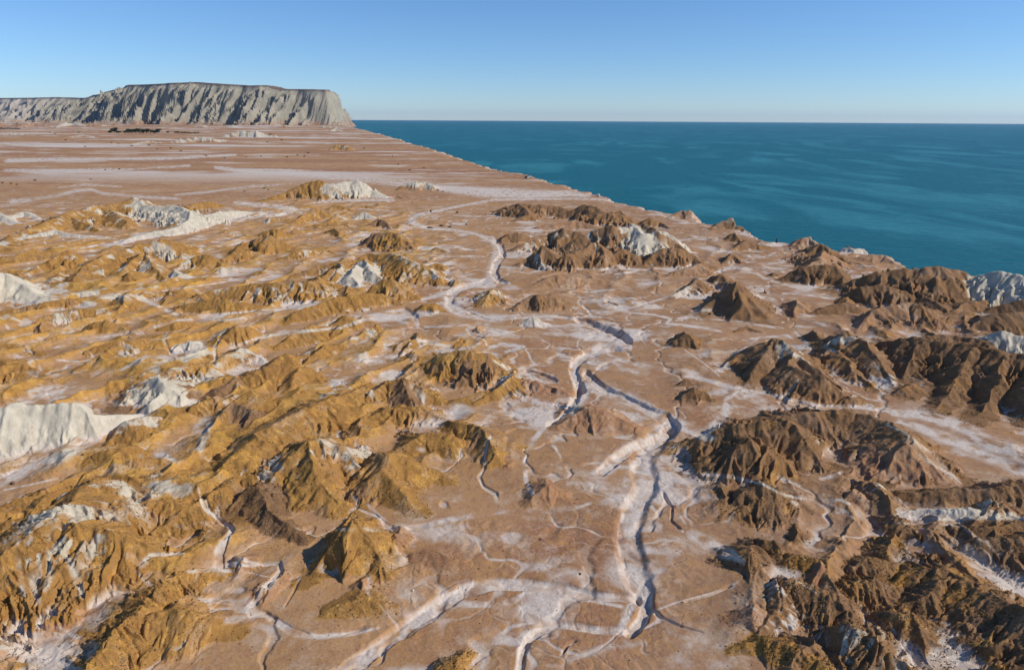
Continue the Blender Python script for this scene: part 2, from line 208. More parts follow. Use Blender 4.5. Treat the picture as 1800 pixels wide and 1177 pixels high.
# (depth m, [(x, y, half width px)...])
CHANNELS=[
(1.1,[(865,418,3.2),(880,432,4.8),(884,448,4.8),(873,462,6.4),(868,478,6.4),(876,492,4.8),(896,498,2.4)]),
(.5,[(870,485,4.8),(845,497,4.0),(810,507,4.8),(793,518,7.2),(790,533,8.0),(815,548,8.0),(850,556,6.4),(880,557,5.6),(930,555,4.0),(980,555,3.2),(1010,560,3.2)]),
(1.8,[(1005,558,3.2),(1030,566,5.6),(1060,576,6.4),(1088,584,6.4),(1105,598,5.6),(1108,612,4.0)]),
(.9,[(1100,612,4.0),(1060,613,7.2),(1030,622,8.8),(1012,634,8.8),(1008,652,7.2),(1016,672,7.2),(1020,684,9.6)]),
(.8,[(1020,680,6.4),(1008,708,8.0),(1002,724,5.6),(985,738,4.0),(955,750,3.2)]),
(1.1,[(1030,655,7.2),(1060,682,6.4),(1100,700,6.4),(1140,720,7.2),(1170,734,9.6),(1184,746,9.6)]),
(1.2,[(1184,748,11.2),(1160,768,9.6),(1120,782,8.8),(1085,805,9.6),(1058,828,8.0)]),
(.85,[(1178,748,17),(1150,775,22),(1128,800,20),(1133,832,20),(1138,855,18),(1122,880,20),(1110,905,21),(1103,945,21),(1110,985,22),(1122,1015,22),(1130,1040,20),(1136,1065,12),(1128,1085,12),(1108,1108,10)]),
(.7,[(1120,1048,8.0),(1060,1046,8.8),(1000,1032,8.8),(930,1024,10.4),(870,1022,10.4),(812,1036,12.0),(765,1065,12.8),(722,1094,12.0),(680,1125,12.8),(640,1155,14.4),(600,1190,16.0)]),
(.45,[(1120,1105,7.2),(1050,1104,8.0),(990,1094,7.2),(955,1100,8.0),(930,1118,8.0),(918,1145,8.0),(912,1190,8.0)]),
(.9,[(384,995,9.6),(386,975,7.2),(400,958,4.8),(410,938,4.0),(404,925,4.0),(372,908,3.2),(352,880,2.4)]),
(.6,[(384,992,7.2),(430,991,3.2),(492,989,4.0),(494,1005,4.0),(470,1030,4.8),(448,1058,5.6),(432,1070,4.0)]),
(.7,[(432,1070,4.0),(440,1082,3.2),(468,1078,4.8),(490,1092,5.6),(512,1108,6.4),(545,1117,4.8),(600,1113,4.0),(650,1100,4.8)]),
(.7,[(528,1015,2.0),(518,1035,2.0),(508,1052,1.6),(498,1068,1.2)]),
(.6,[(862,785,2.4),(852,808,3.2),(853,822,2.4),(842,838,3.2),(850,855,3.2),(872,868,4.0),(872,880,3.2)]),
(.5,[(615,890,2.4),(660,905,3.2),(680,925,4.8),(700,932,4.8),(760,922,4.8)]),
(.8,[(680,548,3.2),(710,546,6.4),(730,556,4.8),(734,574,4.0)]),(.6,[(820,580,2.4),(828,590,2.4),(850,600,2.4),(855,608,2.4)]),
(.7,[(916,655,2.4),(925,650,2.4),(950,656,2.4),(975,664,2.4),(982,672,1.6)]),(.6,[(820,545,1.6),(842,555,2.4),(860,562,2.4),(880,564,1.6)]),
(.8,[(1160,745,2.4),(1190,745,2.4)]),(.4,[(1140,1068,4),(1165,1085,3),(1200,1101,2),(1240,1112,1.2)]),(.5,[(1200,935,2.4),(1180,915,2.4),(1182,890,2.4),(1160,860,3.2)]),
(.5,[(1020,535,2.4),(1035,545,2.4),(1040,555,3.2)]),(.6,[(1060,530,1.6),(1075,536,2.4),(1090,542,1.6)]),(.6,[(1372,700,1.6),(1400,690,1.6)]),(.5,[(285,605,2.4),(300,622,2.4),(310,628,2.4)]),
(.8,[(1290,1030,2.4),(1250,1045,2.4),(1200,1058,2.4)]),(.7,[(395,600,2.4),(378,622,3.2),(380,640,3.2),(372,655,2.4)]),(.4,[(985,1150,2.4),(1000,1130,3.2),(1020,1120,3.2)]),
]
WHITE=[
(.9,[(0,282,4),(100,281,4),(190,279,3),(300,278,3),(420,272,2)]),(.8,[(0,300,3),(120,299,3),(240,297,3),(340,291,2)]),(.7,[(0,252,3),(60,256,3),(150,255,3),(240,256,2)]),
(.95,[(370,294,3),(430,300,5),(500,304,7),(560,308,7),(640,315,7),(720,322,7),(790,330,9),(850,338,11),(930,342,12),(1000,341,8),(1050,346,5)]),
(.7,[(0,357,6),(50,352,6),(100,344,5),(135,335,5),(160,333,5),(180,340,4),(250,346,4),(320,350,3)]),(.6,[(95,330,2),(150,325,4),(220,328,2)]),(.6,[(300,343,2),(360,338,3),(420,330,4),(520,322,3)]),
(.8,[(400,355,5),(480,362,6),(520,368,6),(500,376,5),(440,382,5),(380,392,4),(320,400,4)]),(.8,[(540,358,2),(580,353,4),(640,352,4),(700,352,3)]),(.6,[(620,366,2),(680,370,3),(705,375,3)]),
(.9,[(1110,356,3),(1060,350,4),(1000,349,3),(930,350,3),(870,351,3),(815,361,3),(770,370,3),(735,378,5),(722,388,7),(735,396,5),(760,402,3),(800,404,3),(835,411,3),(865,422,7),(878,440,10),(868,460,11),(862,478,13),(880,493,5)]),
(.9,[(868,484,5),(840,497,5),(800,510,7),(760,522,4),(735,528,2)]),(.9,[(800,508,6),(786,522,10),(788,536,11),(812,550,11),(850,558,9),(900,557,6),(960,555,4),(1010,560,3)]),
(.8,[(775,470,4),(792,480,4),(795,492,5),(780,500,4)]),(.6,[(850,392,2),(858,384,3),(870,380,2)]),
(.8,[(440,555,3),(510,541,2),(400,551,3),(340,555,3)]),(.7,[(0,602,2),(90,600,2),(180,592,3),(260,578,3),(310,563,3),(350,560,4),(400,562,4),(450,556,2)]),
(.8,[(170,524,2),(210,522,7),(245,522,7),(270,535,4),(310,552,6),(315,562,3)]),(.7,[(280,512,2),(330,505,2),(380,498,2),(430,490,2),(500,475,2),(560,458,3),(620,450,2)]),
(.9,[(400,613,2),(450,595,3),(500,585,4),(560,580,3),(600,575,3),(640,562,4),(700,552,3)]),(.8,[(700,560,8),(722,570,9),(728,560,6)]),(.7,[(740,575,2),(790,573,3),(850,570,3),(880,566,3)]),
(.7,[(480,578,4),(500,582,6),(470,583,4)]),(.8,[(600,590,3),(625,594,7),(612,586,4)]),(.7,[(640,582,3),(662,586,3)]),(.7,[(820,570,2),(828,585,4),(845,602,3),(825,612,4),(800,615,3)]),
(.8,[(690,612,4),(730,598,6),(770,605,5),(800,612,4)]),(.8,[(610,630,4),(660,635,7),(700,625,9),(730,618,6)]),(.7,[(560,622,6),(590,620,5),(575,630,4)]),(.6,[(520,640,2),(600,650,2),(590,660,3),(560,658,2)]),
(.8,[(850,615,3),(880,605,6),(920,610,5),(880,620,3)]),(.7,[(780,590,2),(860,588,5),(900,592,3)]),(.8,[(860,630,4),(890,645,5),(905,655,3)]),
(.8,[(905,660,2),(935,648,2),(960,655,2),(985,668,2)]),(.75,[(920,700,8),(960,712,9),(1000,714,8),(1020,695,10)]),(.7,[(900,735,3),(960,740,6),(950,728,5)]),
(.95,[(1105,610,4),(1055,613,12),(1020,628,12),(1008,645,10),(1015,675,11),(1030,690,13),(1005,722,9)]),(.9,[(1020,680,14),(1080,690,12),(1130,712,14),(1175,738,16),(1240,768,10),(1265,770,4)]),
(.9,[(1005,722,5),(960,748,5),(935,775,6),(922,810,6),(925,845,6),(945,885,5),(955,892,4)]),(.7,[(955,752,5),(975,785,4),(990,810,3)]),
(.9,[(1180,748,20),(1150,772,17),(1100,790,14),(1060,828,16),(1040,835,8)]),(.85,[(1165,770,10),(1130,800,20),(1110,830,10),(1100,850,8)]),(.5,[(1000,850,10),(1050,850,20),(1080,870,15)]),
(.9,[(1135,800,14),(1138,850,20),(1112,905,22),(1104,950,18),(1108,990,20),(1120,1020,14)]),(.7,[(1120,1040,8),(1105,1075,14),(1090,1110,10),(1060,1112,6)]),
(.6,[(890,905,4),(950,893,7),(1010,893,6),(1050,880,4)]),(.75,[(640,880,3),(665,905,5),(685,928,7),(740,925,7),(800,912,9),(870,900,8),(950,895,5)]),
(.9,[(1120,1050,6),(1050,1045,6),(980,1030,7),(900,1022,10),(830,1030,13),(770,1060,16),(720,1095,15),(670,1130,15),(600,1188,18)]),(.8,[(1110,1068,5),(1040,1056,3),(960,1050,3),(925,1040,5),(905,1055,7),(870,1062,6),(800,1062,8)]),
(.8,[(1100,1110,10),(1030,1105,9),(980,1100,8),(940,1108,9),(915,1140,9),(910,1185,9)]),(.6,[(1020,1075,4),(960,1090,4),(900,1100,7),(860,1130,9),(845,1180,14)]),
(.8,[(345,755,10),(365,742,14),(352,790,10),(358,775,8)]),(.9,[(360,700,4),(372,690,4)]),(.85,[(0,770,60),(80,760,50),(160,755,28),(220,740,10)]),(.9,[(0,845,14),(60,822,14),(120,795,14),(180,762,10),(230,735,6)]),
(.95,[(385,992,10),(384,970,10),(400,945,6),(408,928,5),(360,895,4),(350,870,3)]),(.9,[(385,990,7),(440,993,4),(495,988,5),(485,1015,5),(450,1055,7),(430,1072,6)]),
(.8,[(320,1005,4),(380,1000,6),(420,1005,3)]),(.7,[(430,1004,2),(478,1015,2)]),(.9,[(455,1082,6),(490,1095,8),(520,1112,9),(560,1118,6),(610,1114,6),(680,1100,5)]),(.6,[(400,1090,12),(440,1085,10)]),
(.5,[(350,1055,5),(400,1060,4),(425,1068,4)]),(.75,[(0,1135,12),(60,1148,10),(110,1165,12),(140,1180,10)]),(.7,[(90,1095,3),(130,1118,8),(165,1135,12),(155,1150,10)]),(.5,[(130,1105,4),(160,1080,7),(190,1060,5)]),
(.8,[(285,860,10),(305,858,14)]),(.8,[(262,800,4),(290,800,10),(318,815,3)]),(.7,[(180,905,12),(215,908,14),(225,925,6)]),(.7,[(225,975,8),(250,990,10),(265,975,6),(330,972,3)]),(.7,[(238,865,3),(262,875,4)]),
(.6,[(30,980,7),(36,1020,8),(42,1045,7)]),(.65,[(50,985,7),(58,1020,9),(66,1060,8)]),(.6,[(68,975,7),(68,1010,9),(62,1030,7)]),(.6,[(86,970,7),(88,1010,9),(80,1035,7)]),(.7,[(100,960,9),(122,985,10),(135,1015,10),(145,1045,8)]),(.7,[(165,968,2),(178,982,3)]),
(.6,[(0,905,5),(20,893,2),(45,888,2)]),(.7,[(0,862,3),(60,850,3),(110,838,2)]),(.7,[(0,700,5),(20,705,4)]),(.7,[(70,638,3),(50,632,5),(90,628,3)]),(.9,[(90,612,2),(118,606,6),(130,602,5)]),(.8,[(45,598,3),(70,598,4)]),(.7,[(100,575,3),(118,582,4)]),
(.7,[(55,500,5),(75,500,5)]),(.9,[(62,498,4),(85,503,5),(92,508,3)]),(.85,[(68,510,5),(100,510,6),(128,512,3)]),(.8,[(105,520,3),(128,517,3)]),(.7,[(55,560,3),(75,552,4)]),
(.7,[(85,470,6),(95,462,5)]),(.7,[(58,490,5),(66,480,4)]),(.8,[(272,430,8),(295,440,10),(285,450,6),(270,436,8)]),(.9,[(305,424,5),(325,430,5)]),(.8,[(85,465,3),(97,472,3)]),(.9,[(205,480,2),(218,468,4),(228,462,3)]),
(.8,[(255,450,4),(265,455,4)]),(.9,[(270,470,4),(285,478,5),(285,487,4)]),(.7,[(245,505,3),(262,510,3)]),(.8,[(180,493,3),(195,492,3)]),
(.75,[(205,655,3),(240,635,5),(270,620,3)]),(.6,[(240,665,3),(280,640,3),(330,625,3),(370,618,2)]),(.7,[(90,632,3),(150,636,4)]),(.8,[(130,655,4),(145,653,4)]),(.6,[(60,675,4),(110,690,4),(90,700,3)]),
(.5,[(160,712,6),(195,708,9),(225,705,5)]),(.7,[(290,650,3),(330,645,4),(300,655,3)]),(.6,[(400,665,5),(425,655,4),(445,648,3)]),
(.8,[(570,775,4),(590,785,6),(608,800,5)]),(.8,[(540,785,3),(558,805,3)]),(.8,[(722,775,4),(740,790,5),(755,790,6)]),(.6,[(705,755,3),(722,765,4)]),(.75,[(725,680,8),(745,700,10),(745,720,5)]),(.6,[(550,680,6),(570,685,5)]),
(.6,[(735,935,3),(760,930,6),(560,930,5),(580,932,5)]),(.5,[(755,1010,3),(750,1025,8),(770,1030,6)]),(.6,[(420,840,2),(430,825,4),(440,832,3)]),(.7,[(750,850,3),(765,845,4)]),(.5,[(780,880,5),(820,880,6)]),
# centre patches
(.7,[(1020,520,3),(1060,525,8),(1095,530,10),(1085,540,8),(1040,532,5)]),(.9,[(1095,545,2),(1130,535,2),(1180,520,2),(1215,510,1.5)]),(.9,[(1090,548,2),(1150,553,2),(1180,560,3),(1172,568,4),(1230,575,3),(1280,585,2)]),
(.9,[(1075,483,2),(1110,478,3),(1130,473,2)]),(.7,[(885,475,2),(930,480,2),(960,473,3),(1010,472,2),(1090,473,2)]),(.7,[(1000,537,3),(1020,545,5),(1030,555,5)]),(.6,[(890,534,4),(860,535,5)]),(.6,[(795,545,2),(840,540,4)]),
(.8,[(1180,560,4),(1210,558,4),(1240,562,2)]),(.7,[(1200,555,5),(1230,545,5),(1260,545,4)]),(.8,[(1240,560,2),(1300,565,2),(1360,575,3),(1385,578,3)]),(.8,[(1300,598,2),(1345,592,3),(1385,590,3),(1400,600,2)]),
(.85,[(1385,580,4),(1400,585,4),(1412,598,3),(1425,605,3)]),(.6,[(1395,555,4),(1420,560,6),(1460,575,4),(1500,580,3)]),(.7,[(1310,510,3),(1340,522,5),(1375,532,4)]),(.8,[(1355,528,4),(1372,535,5)]),
(.7,[(1300,475,2),(1330,480,4),(1345,490,4),(1400,505,2)]),(.8,[(1250,480,2),(1290,470,5),(1330,475,4)]),(.8,[(1370,515,2),(1440,520,3),(1470,528,3)]),(.6,[(1340,465,4),(1380,460,4),(1370,450,3)]),
(.8,[(1225,432,6),(1260,440,7),(1300,445,4)]),(.8,[(1205,412,5),(1230,418,5),(1260,420,4),(1250,430,4)]),(.7,[(1290,408,4),(1320,412,4),(1350,420,3)]),(.85,[(1340,425,5),(1370,428,5),(1400,428,3)]),(.6,[(1200,385,3),(1170,380,3),(1150,375,3)]),
(.7,[(1110,360,3),(1150,370,2),(1180,385,2),(1215,390,2)]),(.7,[(1370,440,3),(1350,450,3),(1300,450,4)]),(.8,[(1465,430,4),(1500,440,5),(1530,436,6)]),(.8,[(1500,445,3),(1470,445,3)]),(.7,[(1540,478,3),(1510,480,2)]),
(.9,[(1060,616,4),(1080,630,4),(1130,642,5),(1190,655,6),(1250,670,6),(1290,682,6),(1310,682,3)]),(.85,[(1290,684,4),(1340,690,5),(1400,705,5),(1450,715,5),(1510,715,5),(1560,722,4),(1570,730,3)]),(.8,[(1200,612,2),(1240,640,2),(1270,665,3)]),
(.9,[(1305,684,3),(1278,700,7),(1275,725,12),(1260,745,12),(1230,765,8)]),(.5,[(1060,625,8),(1100,650,8),(1140,660,6)]),(.6,[(1310,702,3),(1380,715,5),(1360,705,3)]),(.5,[(1180,610,2),(1160,590,2),(1110,580,3)]),
(.7,[(1185,575,3),(1150,570,4)]),(.8,[(1340,588,3),(1320,605,2),(1280,628,2)]),
(.85,[(1355,605,4),(1375,612,5),(1400,625,5),(1430,645,4)]),(.6,[(1350,640,4),(1370,628,5)]),(.7,[(1435,607,5),(1460,615,5),(1480,620,4)]),(.8,[(1532,630,3),(1545,650,3),(1550,660,3)]),(.6,[(1508,650,6),(1515,655,5)]),(.8,[(1715,670,4),(1725,690,5)]),
(.9,[(1570,725,8),(1620,728,12),(1660,740,14),(1700,755,14),(1740,780,16),(1800,800,22)]),(.9,[(1560,735,5),(1600,745,6),(1650,765,12),(1700,785,16),(1760,812,12),(1810,835,10)]),(.7,[(1545,740,3),(1590,760,3),(1640,800,4),(1680,840,4),(1695,855,3)]),
(.6,[(1600,790,4),(1650,820,6),(1670,835,8),(1680,850,4)]),(.8,[(1490,790,6),(1500,805,8),(1505,815,4)]),(.75,[(1430,770,3),(1455,790,4),(1470,805,4)]),(.7,[(1430,845,4),(1470,835,5),(1488,825,4)]),
(.75,[(1190,830,3),(1230,832,4),(1290,838,4),(1340,850,3),(1380,870,4),(1430,880,4),(1480,878,3),(1500,890,3)]),(.75,[(1380,875,5),(1400,885,6),(1395,895,3)]),(.7,[(1440,880,3),(1490,900,4),(1520,930,3),(1530,940,3)]),(.6,[(1520,915,2),(1600,920,2),(1650,920,3),(1700,925,2)]),
(.5,[(1450,895,6),(1500,905,5)]),(.7,[(1600,905,6),(1660,912,6),(1720,905,10),(1780,908,10)]),(.6,[(1430,970,4),(1455,962,5),(1485,965,3)]),(.7,[(1690,925,3),(1720,945,3),(1740,960,2)]),
(.85,[(1215,940,12),(1245,955,14),(1285,975,14),(1305,985,8)]),(.5,[(1160,950,14),(1200,950,16),(1190,970,14)]),(.7,[(1145,1075,3),(1190,1058,3),(1240,1045,3),(1290,1030,3),(1305,1010,2)]),(.45,[(1180,1100,25),(1240,1120,30),(1200,1160,35),(1280,1160,20)]),(.5,[(1280,1040,4),(1320,1065,4),(1360,1090,4)]),
(.7,[(1345,980,2),(1370,1000,2),(1440,1045,2)]),(.6,[(1560,1095,4),(1600,1140,10),(1580,1160,16)]),(.5,[(1785,1020,8),(1775,1075,6)]),
(.7,[(1200,895,3),(1195,905,3),(1215,935,4)]),(.6,[(1020,1120,4),(1000,1135,5),(990,1170,5)]),(.5,[(1000,1160,14),(1080,1130,14),(1130,1130,14)]),(.7,[(1450,720,2),(1330,700,3)]),
]
OCHRE=[(.6,[(0,590,30),(60,580,30),(130,600,20)]),(.7,[(0,650,30),(70,650,25),(120,665,10)]),(.7,[(440,660,20),(500,640,22),(560,650,14)]),(.5,[(420,790,30),(380,820,20)]),(.4,[(600,770,30),(680,740,30),(760,740,20),(840,740,20)]),
(.6,[(860,790,12),(900,770,20),(940,800,10)]),(.6,[(280,900,24),(310,900,20)]),(.5,[(230,1100,60),(300,1130,50)]),(.35,[(500,930,40),(560,1000,40),(450,960,30)]),(.4,[(640,1060,30),(560,1080,20)]),(.5,[(330,650,20),(365,640,15)]),
(.5,[(440,520,12),(350,530,12)]),(.35,[(60,430,30),(160,420,20)]),(.4,[(560,600,14),(600,612,14)]),(.4,[(700,660,20),(660,700,20)]),(.5,[(420,460,10),(480,470,12),(560,460,10)]),(.3,[(900,470,14),(840,470,14),(800,480,12)]),(.3,[(1085,720,14),(1100,745,14)]),
(.55,[(0,245,3),(100,244,3),(160,240,3)]),(.3,[(60,350,10),(150,355,10),(230,348,8)]),(.6,[(0,1165,12),(60,1172,12)])]
BROWN=[(.6,[(300,255,1.5),(330,255,2.5),(360,253,1.5)]),(.35,[(300,670,12),(250,680,10),(210,690,8)]),(.4,[(205,655,6),(240,665,5)]),(.25,[(280,595,10),(260,600,8)]),(.4,[(430,420,4),(410,440,6)]),(.45,[(400,720,12),(380,730,10)]),
(.5,[(780,640,8),(740,655,8)]),(.25,[(1600,940,30),(1500,930,30),(1450,950,25)]),(.3,[(1650,860,15),(1750,845,15)]),(.3,[(1730,960,30),(1680,960,20)]),(.25,[(860,950,50),(960,960,50)]),(.2,[(1040,1040,10),(1080,1000,30)])]
PINK=[(.8,[(840,960,60),(960,950,60),(1050,960,40),(740,970,30)]),(.7,[(1150,650,14),(1200,700,16),(1230,735,14)]),(.6,[(1340,705,14),(1400,730,10)]),(.7,[(700,1120,30),(800,1120,30),(760,1160,20)])]
SEA_A=(.002,.118,.146); SEA_B=(.026,.20,.235); SEA_C=(.003,.12,.17); SEA_D=(.002,.065,.11)
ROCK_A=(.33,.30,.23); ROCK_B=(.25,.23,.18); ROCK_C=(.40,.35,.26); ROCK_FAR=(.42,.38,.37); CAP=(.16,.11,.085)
HAZE=1.5e-5

# ------------------------------------------------------------------ terrain grid
def row_Y(v):
    return H/math.tan(math.atan((v-CY)/F)+PITCH)
vs = []; v = 1330.0
while v > 219.2:
    vs.append(v); v -= 0.50+0.55*min(1, max(0, (v-450)/700.0))
Yr = np.array([row_Y(v) for v in vs]+[6800, 7600, 8600, 10000, 12000])
tc = np.linspace(-1, 1, 1540)
ext = np.array([1.06, 1.15, 1.3, 1.6, 2.2, 3.2])
tt = np.concatenate([-ext[::-1], tc, ext])
Wd = 0.75*(Yr*math.cos(PITCH)+H*math.sin(PITCH))*1.22
X = (Wd[:, None]*tt[None, :]).astype(np.float64); Y = np.repeat(Yr[:, None], len(tt), 1)
NR, NC = X.shape
GU, GV = proj(X, Y, 0.0)                       # where flat ground at (X, Y) would be in the photograph
# domain warp so that traced lines get a natural wander
wx = 0.9*perlin(X/9, Y/9)+0.35*perlin(X/2.6+7, Y/2.6)+0.14*perlin(X/0.9+3, Y/0.9)
wy = 0.9*perlin(X/9+50, Y/9+31)+0.35*perlin(X/2.6+90, Y/2.6+4)+0.14*perlin(X/0.9+33, Y/0.9+8)
XW = X+wx; YW = Y+wy

def seg_dist(PX, PY, pts):
    """nearest distance to a polyline, arc length, interpolated attributes, unrolled perimeter coordinate"""
    best = np.full(PX.shape, 1e12); sA = np.zeros(PX.shape); side = np.zeros(PX.shape); tp = np.zeros(PX.shape)
    att = [np.zeros(PX.shape) for _ in range(len(pts[0])-2)]
    L = 0.0; n = len(pts)
    if n == 1: pts = [pts[0], (pts[0][0]+0.05,)+tuple(pts[0][1:])]; n = 2
    for i in range(n-1):
        a = pts[i]; b = pts[i+1]
        dx, dy = b[0]-a[0], b[1]-a[1]; l2 = dx*dx+dy*dy+1e-9; l = math.sqrt(l2)
        rx = PX-a[0]; ry = PY-a[1]
        t0 = (rx*dx+ry*dy)/l2; t = np.clip(t0, 0, 1)
        ex = rx-t*dx; ey = ry-t*dy; d = ex*ex+ey*ey
        m = (d < best*0.99999-1e-9) | ((d < best*1.00001+1e-9) & (np.abs((dx*ry-dy*rx)/l) > np.abs(side)))
        best = np.where(m, d, best); sA = np.where(m, L+t*l, sA)
        cr = (dx*ry-dy*rx)/l
        side = np.where(m, cr, side)
        over = (t0-t)*l
        tp = np.where(m, over if (i == 0 or i == n-2) else 0, tp)
        for k in range(len(att)):
            att[k] = np.where(m, a[2+k]+(b[2+k]-a[2+k])*t, att[k])
        L += l
    return np.sqrt(best), sA, side, tp, att, L

def slc(x0, x1, y0, y1):
    j = np.where((Yr >= y0) & (Yr <= y1))[0]
    if len(j) == 0: return None
    a, b = j[0], j[-1]+1
    sx = X[a:b]
    c = np.where((sx.max(0) >= x0) & (sx.min(0) <= x1))[0]
    if len(c) == 0: return None
    return (slice(a, b), slice(c[0], c[-1]+1))

# gentle ground
Z = 0.22*fbm(X/23, Y/23, 3, off=3.1)+0.05*fbm(X/3.1, Y/3.1, 3, off=9)
Z += 1.6*ss(300, 1500, Y)*fbm(X/160, Y/160, 3, off=5)
nA = fbm(X/7.3, Y/7.3, 4, off=21.0)            # shared noises
nB = fbm(X/2.2, Y/2.2, 4, off=41.0)
nC = fbm(X/28., Y/28., 4, off=61.0)
nF = fbm(X/75, Y/34, 5, g=0.62, off=131)
nG = fbm(X/260, Y/90, 4, g=0.6, off=171)
farw = ss(260, 520, Y)
streak = np.zeros(X.shape)
# soft badland relief between the traced ridges
zone = np.zeros(X.shape)
for (zx, zy, rx, ry, s) in ZONES:
    zone = np.maximum(zone, s*ss(1.25, 0.6, np.sqrt(((GU-zx)/rx)**2+((GV-zy)/ry)**2)))
ra, rb_ = XW*0.93-YW*0.37, XW*0.37+YW*0.93
rid = (1-np.abs(perlin(ra/9.5+3, rb_/25+8)+.25*perlin(ra/5+31, rb_/11))*2.0)
rid2 = (1-np.abs(perlin(XW/5.3+31, YW/4.9+8))*2.0)
und = np.clip(rid+0.5*nC-.08, 0, 2)**1.35*1.75+np.clip(rid2, 0, 1)**1.3*0.42*(0.25+np.clip(rid, 0, 1))
Z += zone*und
A = {k: np.zeros(X.shape) for k in 'obwpg'}     # ochre, brown, white, pink, gravel
_wl = ss(1040, 900, GU+50*nC)
A['o'] = np.clip(zone*und*0.8, 0, 1)*_wl
A['b'] = np.clip(zone*und*0.7, 0, 1)*(1-_wl)
A['w'] = .8*np.clip(zone*1.4, 0, 1)*ss(.12, .38, nA*.8+.5*nC+.25*nB)*_wl

def ridge(typ, k, g, pts, gravel=0.0):
    global Z
    k = k*1.28; g = g*(.72 if pts[0][1] > 560 else .9)
    P = []
    for (x, y, dy) in pts:
        hh = H*dy/(y+dy-hor(x)); p = unproj(x, y, hh); P.append((p[0], p[1], hh))
    hm = max(p[2] for p in P); wmax = hm*k*2.2
    xs = [p[0] for p in P]; ys = [p[1] for p in P]
    s_ = slc(min(xs)-wmax-2, max(xs)+wmax+2, min(ys)-wmax-2, max(ys)+wmax+2)
    if s_ is None: return
    d, s, side, tp, att, L = seg_dist(XW[s_], YW[s_], P)
    h = att[0]; w_ = np.maximum(h, 0.3*hm)*k
    W = hm*k
    ang = np.arctan2(np.abs(side), np.abs(tp)+1e-9)           # 0 at tip axis .. pi/2 at side
    tipc = (np.pi/2-ang)*0.55*W
    c = np.where(side > 0, s, 2*L+np.pi*0.55*W-s)
    endA = tp > 1e-6; endB = tp < -1e-6
    c = np.where(endA, np.where(side > 0, L+tipc, L+np.pi*0.55*W-tipc), c)
    c = np.where(endB, np.where(side > 0, -tipc, 2*L+np.pi*0.55*W+tipc), c)
    lam = max(0.30*W, 0.45); ph = (hash((round(P[0][0], 2), round(P[0][1], 2))) % 977)*0.37
    q0 = d/w_
    c = c+lam*(0.9*nA[s_]+0.45*nB[s_])
    n1 = 1-2*np.abs(perlin(c/lam+ph, d/(3.2*lam)+ph))
    n2 = 1-2*np.abs(perlin(c/(lam*.43)+ph+5, d/(1.5*lam)+ph))
    n3 = 1-2*np.abs(perlin(c/(lam*.19)+ph+9, d/(.7*lam)+ph))
    am = np.clip(0.75+1.1*nC[s_]+0.9*nA[s_], 0.15, 1.5)
    gul = (0.60*n1+0.30*n2+0.12*n3-0.28)*am
    q = q0*(1-g*0.85*gul*ss(0, 0.35, q0))
    q = np.sqrt(q*q+0.0006)-0.0245
    stk = np.clip(.62*n2+.55*n3+.2*n1, -1, 1)
    prof = (0.82*np.clip(1-q*1.10, 0, 1)**1.12+0.18*np.clip(1-q*.80, 0, 1)**2)
    crest = 1+0.10*perlin(s/(lam*1.1)+ph, s*0+ph)+0.05*perlin(s/(lam*.35)+ph, s*0+ph)
    e = h*prof*crest
    z0 = Z[s_]
    kk = 0.12*hm
    dd = e-z0; z1 = np.where(e > 0.0, 0.5*(e+z0+np.sqrt(dd*dd+kk*kk))-0.5*kk*ss(0.0, 0.2*hm, -dd+0.2*hm), z0)
    m = ss(0.04, 0.22, prof+0.10*nB[s_])*ss(-0.25*hm, 0.05*hm, dd)
    Z[s_] = np.where(prof > 0, np.maximum(z0, z1), z0)
    for kx in 'obwp': A[kx][s_] *= (1-m)
    main = typ[0]; bare = m*_rr.uniform(.35, .95)*ss(-.02, .30, nA[s_]*.8+.35*nC[s_]-.22*stk+.3*nB[s_])*(main in 'bo'); m_ = m; 
    if len(typ) > 1:                     # second colour appears in patches and gully flanks
        pn = .85*ss(-0.05, 0.45, nA[s_]*0.9+0.30*n1-.22*n2+nB[s_]*0.3-0.04)
        A[main][s_] += m*(1-pn); A[typ[1]][s_] += m*pn
    else:
        A[main][s_] += m-bare
    A['g'][s_] = A['g'][s_]*(1-m)+gravel*m; streak[s_] = streak[s_]*(1-m)+stk*m

# the many small hills between the large ones
_rr = random.Random(21)
def small_hills(n, boxes, typs, hmin, hmax):
    for _ in range(n):
        x0, x1, y0, y1 = _rr.choice(boxes); px = _rr.uniform(x0, x1); py = _rr.uniform(y0, y1)
        Pc = unproj(px, py, 0); hh = _rr.uniform(hmin, hmax)*(0.75+Pc[1]/260); ln = hh*_rr.uniform(1.2, 4.5); a = math.radians(_rr.gauss(66, 24))
        pts = []; m_ = _rr.randint(3, 5); bend = _rr.uniform(-.35, .35)
        for i in range(m_):
            t = (i/(m_-1)-.5)*2; prof_ = (1-abs(t-_rr.uniform(-.3, .3))**1.5*.85)
            wx_ = Pc[0]+ln*t*math.cos(a)-bend*ln*t*t*math.sin(a); wy_ = Pc[1]+ln*t*math.sin(a)+bend*ln*t*t*math.cos(a)
            h_ = max(.12*hh, hh*prof_); u_, v_ = proj(wx_, wy_, h_); pts.append((float(u_), float(v_), h_))
        pts = [(u_, v_, (lambda y: h_*(v_-hor(u_))/(H-h_))(0)) for (u_, v_, h_) in pts]
        ridge(_rr.choice(typs), _rr.uniform(1.15, 1.6), _rr.uniform(.7, 1.0), pts, _rr.choice([.05, .1, .3, .6]))
small_hills(85, [(-60, 620, 390, 640), (60, 760, 600, 900), (-60, 300, 640, 1020), (200, 900, 480, 760)], ['o', 'o', 'ow', 'ob', 'o', 'ow'], .9, 2.3)
small_hills(14, [(800, 1000, 560, 820), (380, 700, 930, 1050)], ['p', 'po', 'o'], .5, 1.1)
